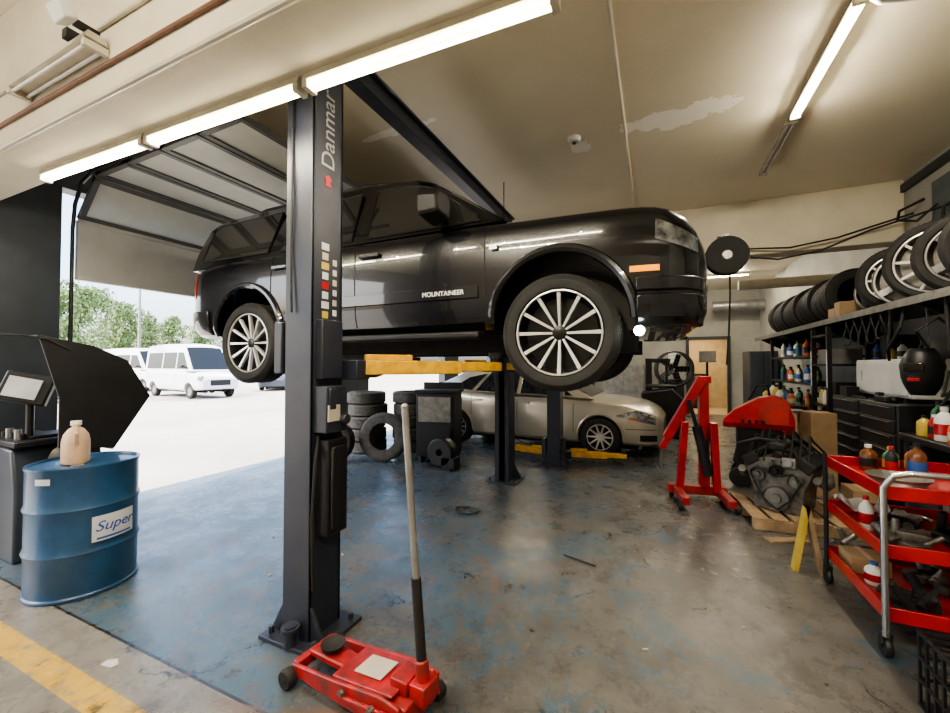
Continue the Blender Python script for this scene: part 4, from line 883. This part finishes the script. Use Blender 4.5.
def lumps(name, m, label, cat, loc, n_, ext, seed):
    rnd = random.Random(seed); b = MB()
    for i in range(n_):
        x, yy = rnd.uniform(-ext[0], ext[0]), rnd.uniform(-ext[1], ext[1]); s = rnd.uniform(.02, .05)
        k = rnd.random()
        if k < .4: b.cyl((x, yy, s), (x + rnd.uniform(-.1, .1), yy + rnd.uniform(-.1, .1), s + rnd.uniform(0, ext[2])), s * .7, s * .5, 12)
        elif k < .7: b.box((x, yy, s), (s * 3, s * 2, s * 2), RZ(rnd.random() * 3))
        else: b.lathe([(s * .5, 0), (s * 1.6, 0), (s * 1.6, s), (s * .5, s)], Matrix.Translation((x, yy, .005)), 16, True)
    return tag(b.build(name, m, loc=loc, bev=0.003), label, cat)
lumps('engine_part', M['engine'], 'greasy metal part lying in the middle tray of the cart', 'car part', (1.25, 3.06, .5365), 12, (.06, .10, .12), 3)
lumps('engine_part', M['dark'], 'black bracket assembly in the middle tray of the cart', 'car part', (1.56, 3.16, .5365), 14, (.05, .16, .16), 14)
lumps('engine_part', M['dark'], 'black bracket and hose assembly in the bottom tray of the cart', 'car part', (1.30, 3.05, .2065), 14, (.10, .12, .14), 4)
lumps('engine_part', M['engine'], 'grey pump part on the bottom tray behind the black bracket', 'car part', (1.54, 3.38, .2065), 10, (.08, .12, .14), 24)
lumps('socket_set', M['chrome'], 'loose chrome sockets on the far side of the middle cart tray', 'tools', (1.52, 3.54, .5365), 8, (.07, .05, .04), 9)
lumps('hand_tools', M['dark'], 'black hand tools lying on the top tray of the cart', 'tools', (1.58, 3.08, .8465), 8, (.05, .14, .04), 31)
carton('small open carton in the bottom tray of the cart', (1.25, 3.49, .2065), (.2, .2, .10))
jar('small blue-capped white tub in the bottom cart tray', (1.22, 3.28, .2065), .13, .045, 'white', 'bluep')
jar('white bottle standing upright in the middle cart tray', (1.19, 3.28, .5365), .2, .035, 'white', 'red')
tag(MB().tube([(1.36 + .09 * math.cos(a), 3.34 + .08 * math.sin(a), .552 + .003 * a) for a in [k * .4 for k in range(42)]], .009, 6).build('air_hose', M['rubber']), 'coiled black hose in the middle tray of the cart', 'hose')
rg = MB().quadgrid(lambda u, v: (.24 * (u - .5), .16 * (v - .5), .03 + .04 * math.sin(7 * u + 3 * v) * math.sin(5 * v) + .03 * math.cos(11 * u)), 16, 16)
tag(rg.build('shop_rag', M['rag'], loc=(1.26, 3.55, .58)), 'crumpled white rag in the middle tray of the cart', 'cloth')
YS = thing('yellow_stand', 'yellow wooden wedge stand leaning beside the red cart', 'stand', (.99, 3.80, 0))
MB().prism([(-.05, 0), (-.02, 0), (.06, .48), (.03, .48)], lambda u, v: (u, -.04, v), lambda u, v: (u, .04, v)).build('leg', M['yellowp'], YS)
MB().prism([(.14, 0), (.11, 0), (.03, .48), (.06, .48)], lambda u, v: (u, -.04, v), lambda u, v: (u, .04, v)).build('leg', M['wood'], YS)
GC = thing('wire_crate', 'black slatted crate on the floor at the lower right corner', 'crate', (1.27, 2.35, 0))
g = MB()
for i in range(7): g.box((0, -.17 + i * .057, .33), (.36, .012, .012)); g.box((-.18, -.17 + i * .057, .17), (.01, .012, .33))
for z in (.01, .12, .22, .33): g.box((-.18, 0, z), (.012, .36, .012)); g.box((0, -.18, z), (.36, .012, .012)); g.box((0, .18, z), (.36, .012, .012))
for i in range(7): g.box((-.17 + i * .057, -.18, .17), (.012, .01, .33))
g.build('cage', M['plastic'], GC)
MB().box((0, 0, .008), (.36, .36, .012)).build('base', M['plastic'], GC)

# ------------------------------------------------------------------ engine on pallet, crane, red machine
PL = thing('wooden_pallet', 'low wooden pallet under the bare engine', 'pallet', (1.26, 4.98, 0), .1)
for i in range(6): MB().box((-.4 + i * .16, 0, .105), (.12, .8, .018)).build('deck_board', M['wood'], PL, bev=0.002)
for yy in (-.36, 0, .36): MB().box((0, yy, .05), (.92, .08, .09)).build('stringer', M['wood'], PL, bev=0.002)
EG = thing('car_engine', 'bare greasy engine with pulleys standing on the wooden pallet', 'engine', (1.18, 5.0, .1145), -.5)
EG.scale = (.9, .9, .95)
MB().prism([(-.22, 0), (.22, 0), (.24, .25), (.32, .45), (.10, .55), (-.10, .55), (-.32, .45), (-.24, .25)], lambda u, v: (u, -.22, v), lambda u, v: (u, .26, v)).build('block', M['engine'], EG, bev=0.012)
for s in (-1, 1):
    MB().box((s * .25, .02, .50), (.16, .5, .12), RY(s * .6)).build('valve_cover', M['dark'], EG, bev=0.02)
    MB().tube([(s * .34, -.2, .38), (s * .38, -.05, .30), (s * .38, .12, .30), (s * .34, .25, .36)], .04, 12).build('exhaust_manifold', M['steel'], EG)
im = MB()
for i in range(4):
    for s in (-1, 1): im.tube([(s * .2, -.15 + i * .11, .52), (s * .14, -.15 + i * .11, .62), (0, -.15 + i * .11, .64)], .028, 10)
im.box((0, .02, .66), (.16, .5, .08)).build('intake_manifold', M['dark'], EG, bev=0.02)
for (x, z, r, m) in ((0, .14, .12, 'steel'), (-.17, .36, .07, 'engine'), (.17, .34, .065, 'steel'), (.0, .42, .06, 'dark')):
    MB().lathe([(.001, .05), (r * .35, .05), (r * .4, .02), (r * .9, .02), (r, .05), (r, 0), (.001, 0)], Matrix.Translation((x, -.23, z)) @ RX(PI / 2), 28).build('pulley', M[m], EG)
MB().tube([(.12, -.26, .14), (.22, -.26, .34), (.15, -.26, .41), (0, -.26, .37), (-.17, -.26, .43), (-.24, -.26, .36), (-.12, -.26, .12), (0, -.26, .02)], .01, 6, closed=True).build('drive_belt', M['rubber'], EG)
for k in range(8):
    MB().tube([(-.28 + k * .08, -.22, .50), (-.22 + k * .07, -.12, .76 + .04 * (k % 3)), (-.1 + k * .05, .05, .70 + .03 * (k % 2)), (.0 + k * .05, .25, .55)], .011, 6).build('engine_wire', M['rubber'], EG)
MB().tube([(-.3, -.1, .3), (-.42, -.2, .45), (-.36, -.24, .65), (-.18, -.2, .72), (0, -.1, .70)], .02).build('engine_hose', M['rubber'], EG)
MB().box((.12, -.24, .52), (.12, .06, .10)).cyl((.12, -.30, .52), (.12, -.26, .52), .04).build('alternator', M['alloy_dull'], EG, bev=.008)
CR = thing('engine_crane', 'folded red engine crane with black hydraulic ram left of the bare engine', 'engine crane', (.44, 5.30, 0), .15)
MB().box((0, .05, .10), (.62, .10, .10)).box((-.22, -.18, .10), (.08, .55, .08)).box((.22, -.18, .10), (.08, .55, .08)).build('base', M['red_dirty'], CR, bev=0.006)
for (x, yy) in ((-.27, -.42), (.27, -.42), (-.27, .05), (.27, .05)):
    MB().lathe([(.012, -.02), (.045, -.02), (.05, 0), (.045, .02), (.012, .02)], Matrix.Translation((x, yy, .05)) @ RY(PI / 2), 18, True).build('caster', M['dark'], CR)
MB().box((.08, .05, .75), (.10, .10, 1.28)).box((.08, .05, 1.38), (.14, .14, .08)).build('mast', M['red'], CR, bev=0.006)
MB().box((-.13, .0, 1.05), (.10, .09, .80), RY(.50)).box((-.31, 0, .70), (.07, .07, .3), RY(.5)).build('boom', M['red'], CR, bev=0.006)
MB().cyl((.10, -.06, .30), (-.02, -.06, .85), .05).cyl((-.02, -.06, .85), (-.10, -.06, 1.15), .022).build('hydraulic_ram', M['plastic'], CR)
MB().tube([(-.38, 0, .50), (-.39, 0, .38), (-.36, 0, .33), (-.40, 0, .30), (-.43, 0, .35)], .014).build('hook', M['steel'], CR)
ch = MB()
for k in range(7):
    ch.tube([(-.38 + (.012 * math.cos(a) if k % 2 else 0), (0 if k % 2 else .012 * math.cos(a)), .60 - k * .018 + .014 * math.sin(a)) for a in [2 * PI * q / 10 for q in range(10)]], .004, 5, closed=True)
ch.build('chain', M['steel'], CR)
for s in (-1, 1): MB().box((s * .17, -.05, .50), (.075, .075, .80), RY(-s * .06) @ RX(.08)).build('folded_leg', M['red'], CR, bev=0.006)
MB().box((.08, -.012, .55), (.07, .004, .30)).build('label_panel', M['plastic'], CR)
RMc = thing('shop_machine', 'red machine with an angular sloping hood behind the bare engine', 'machine', (1.22, 6.25, 0), -.2)
MB().box((0, 0, .45), (.48, .45, .66)).build('body', M['plastic'], RMc, bev=0.02)
MB().loft([[(x, w_, z) for w_, z in ((-.24, .75), (-.27, .82), (-.19, zt - .02), (.19, zt - .02), (.27, .82), (.24, .75))] for x, zt in ((-.38, .86), (-.26, .99), (.0, 1.15), (.16, 1.19), (.30, 1.12), (.36, .92))]).build('hood', M['red'], RMc, bev=0.012, ang=15)
for k in range(4): MB().box((-.16 + k * .07, -.262, .84), (.035, .02, .05)).build('vent_slot', M['plastic'], RMc)
for s in (-1, 1):
    MB().cyl((s * .2, -.24, .12), (s * .2, -.19, .12), .12, n=24).build('wheel', M['rubber'], RMc); MB().cyl((s * .2, .19, .12), (s * .2, .24, .12), .12, n=24).build('wheel', M['rubber'], RMc)
MB().tube([(-.1, -.1, 1.10), (-.02, -.12, 1.28), (.1, -.05, 1.30), (.12, .05, 1.15)], .014).build('handle', M['plastic'], RMc)
carton('tall brown carton standing on end behind the bare engine', (1.80, 6.15, 0), (.25, .3, .98), 'card', .1)
carton('brown carton low beside the engine pallet', (1.90, 5.35, 0), (.22, .3, .3))
lumps('scrap_parts', M['dark'], 'heap of black scrap parts on the floor right of the pallet', 'car part', (1.92, 4.9, 0), 16, (.10, .14, .2), 41)
lumps('scrap_parts', M['engine'], 'heap of grey scrap parts between the pallet and the yellow stand', 'car part', (1.50, 4.34, 0), 12, (.14, .08, .14), 51)
tag(MB().box((0, 0, .012), (.34, .09, .018)).build('wood_board', M['wood'], loc=(1.05, 4.36, 0), rot=(0, 0, .4)), 'loose pale board on the floor before the pallet', 'board')
for i, (x, yy, d, m, lb2) in enumerate(((-.9, 13.9, (1.2, .7, 1.6), 'alloy_dull', 'tall grey metal cabinet against the back wall behind the sedan'), (.45, 13.9, (.7, .6, 1.1), 'plastic', 'black cabinet left of the back doorway'), (2.5, 12.6, (.6, .9, 1.9), 'darkwall', 'dark blue metal cabinet right of the back doorway'), (-3.2, 13.8, (1.4, .8, 1.3), 'plastic', 'dark long cabinet against the back wall at left'))):
    c_ = thing('metal_cabinet', lb2, 'cabinet', (x, yy, 0))
    MB().box((0, 0, d[2] / 2), d).build('body', M[m], c_, bev=0.01)
    for s in (-1, 1): MB().box((s * d[0] / 4, -d[1] / 2 - .01, d[2] / 2), (d[0] / 2 - .04, .02, d[2] - .12)).box((s * .04, -d[1] / 2 - .03, d[2] / 2), (.02, .02, .14)).build('door', M[m], c_, bev=0.004)
PS = thing('work_stand', 'slim black stand pole between the sedan and the red crane', 'stand', (.85, 8.2, 0))
MB().cyl((0, 0, .03), (0, 0, 1.75), .02).lathe([(.001, 0), (.18, 0), (.18, .02), (.001, .04)], n=24).build('pole', M['plastic'], PS)
MB().box((.0, -.03, 1.7), (.26, .06, .2)).build('lamp_head', M['alloy_dull'], PS, bev=0.01)
carton('white notice box on the back wall beside the doorway', (.55, 14.46, 1.6), (.3, .08, .4), 'white', 0, 'notice_box', 'box')

# ------------------------------------------------------------------ outside
struct(MB().box((-45, 8, -.12), (78.6, 130, .2)), 'ground', M['asphalt'])
tag(MB().box((-92, 10, -.05), (16, 160, .3)).build('grass_verge', M['grass']), 'green verge beyond the car park', 'grass', kind='stuff')
vantab = [(-2.80, .80, .50, 1.18, 1.2), (-2.74, .92, .42, 1.28, 1.3), (-2.5, .98, .38, 1.3, 1.32), (0, .99, .36, 1.3, 1.32), (1.2, .99, .36, 1.28, 1.32), (1.7, .98, .38, 1.22, 1.30), (2.25, .94, .4, 1.10, 1.20), (2.5, .88, .42, 1.0, 1.08), (2.62, .76, .46, .86, .92)]
VAN = dict(tab=vantab, paint=M['white_paint'], arch=(.36, .42), wx=(-1.8, 1.75), outline=[(-2.76, 1.2), (-2.74, 2.42), (-2.6, 2.54), (-1, 2.60), (.6, 2.57), (1.0, 2.46), (1.95, 1.28)], tumble=(.97, .11, 1.2),
           win=[[(.55, 1.40), (1.66, 1.38), (1.52, 1.54), (1.05, 2.16), (.55, 2.18)], [(-.85, 1.40), (.42, 1.40), (.42, 2.18), (-.85, 2.18)], [(-2.5, 1.40), (-1.0, 1.40), (-1.0, 2.18), (-2.5, 2.18)]], glass=M['glass_mid'], seams=[(.48, .5, 1.3), (1.6, .7, 1.2)], handles=[(.6, 1.1)], mirror=(1.55, 1.5), mirmat=M['plastic'],
           zrock=.4, glassedges=[(5, 6)], wz=.35, wy=.84, wheel=(.35, .22, .21, 'steel', M['rim_black'], M['alloy_dull'], M['alloy_dull']))
v1 = make_car('passenger_van', 'white passenger van outside, the nearer one facing right', 'van', (-21.3, 12.6, -.02), math.radians(-6), VAN)
for sg in (-1, 1): MB().box((2.47, sg * .80, .95), (.20, .20, .22), RZ(-sg * .5)).build('headlamp', M['lens'], v1, bev=.02)
MB().box((2.60, 0, .74), (.06, .9, .26)).build('grille', M['plastic'], v1, bev=.01)
make_car('passenger_van', 'white van parked behind the nearer van, farther left', 'van', (-29.5, 14.4, -.02), math.radians(4), VAN)
S2 = dict(SED); S2['paint'] = M['grey_paint']
make_car('sedan', 'dark car outside at the right side of the door opening', 'car', (-22.5, 18.8, -.02), math.radians(-50), S2)
S3 = dict(SED); S3['paint'] = M['white_paint']
make_car('sedan', 'white car outside at the far left of the parking lot', 'car', (-24.5, 7.6, -.02), math.radians(10), S3)
lp = thing('lamp_post', 'tall pale light pole in the parking lot', 'lamp post', (-36.5, 17.6, -.02))
MB().cyl((0, 0, 0), (0, 0, 8), .12, .08).build('pole', M['alloy_dull'], lp); MB().box((.6, 0, 7.95), (1.4, .12, .1)).box((1.2, 0, 7.9), (.6, .3, .12)).build('lamp_head', M['alloy_dull'], lp)
def tree(x, y, h, label, seed):
    rnd = random.Random(seed)
    r = thing('tree', label, 'tree', (x, y, -.02), 0, 'trees beyond the parking lot')
    MB().tube([(0, 0, 0), (.1, 0, h * .3), (0, .1, h * .6)], [.22, .16, .08], 8).build('trunk', M['bark'], r)
    b = MB()
    cl = [(max(-1, min(1, rnd.gauss(0, .5))) * h * .15, max(-1, min(1, rnd.gauss(0, .5))) * h * .15, h * rnd.uniform(.22, .92), h * rnd.uniform(.06, .11)) for _ in range(22)]
    for (cx, cy, cz, cr) in cl:
        for _ in range(120):
            d = V((rnd.gauss(0, 1), rnd.gauss(0, 1), rnd.gauss(0, 1))).normalized() * cr * rnd.uniform(.6, 1.25)
            c = V((cx, cy, cz)) + d; s = rnd.uniform(.08, .18)
            q = Euler((rnd.random() * 6, rnd.random() * 6, rnd.random() * 6)).to_matrix()
            b.bm.faces.new([b.bm.verts.new(c + q @ V(p)) for p in ((-s, -s * .5, 0), (s, -s * .5, 0), (s, s * .5, 0), (-s, s * .5, 0))])
    b.build('foliage', M['leaf'], r)
td = ['rounded green tree at the left of the row seen through the door', 'second tree from the left in the row outside', 'bushy tree behind the parked vans', 'taller tree behind the pale light pole', 'tree behind the nearer white van', 'loose tree right of the vans outside', 'farthest right tree seen past the lifted vehicle', 'low tree at the far left edge of the door opening']
for i, (px, d, h) in enumerate(((76, 38, 9.5), (100, 52, 11.5), (124, 44, 8.5), (150, 58, 9.5), (176, 47, 7.5), (203, 58, 8.5), (235, 49, 8), (52, 30, 7.5))):
    rr5 = (px - 475) / FPX * d; X = rr5 * math.cos(YAW) - d * math.sin(YAW); Yt = rr5 * math.sin(YAW) + d * math.cos(YAW)
    tree(X, Yt, h, td[i], 20 + i)

# ------------------------------------------------------------------ world and sun
w = bpy.data.worlds.new('world'); bpy.context.scene.world = w; w.use_nodes = True
t = w.node_tree; bg = t.nodes['Background']
sky = t.nodes.new('ShaderNodeTexSky'); sky.sky_type = 'NISHITA'; sky.sun_disc = False; sky.sun_elevation = math.radians(50); sky.sun_rotation = math.radians(200); sky.dust_density = 5; sky.air_density = 1.0
t.links.new(sky.outputs[0], bg.inputs[0]); bg.inputs[1].default_value = 1.0
s = bpy.data.lights.new('sun', 'SUN'); s.energy = 12; s.angle = math.radians(1); s.color = (1, .93, .82)
so = bpy.data.objects.new('sun', s); C.objects.link(so); so.rotation_euler = V((.10, -.6, -.85)).to_track_quat('-Z', 'Y').to_euler()
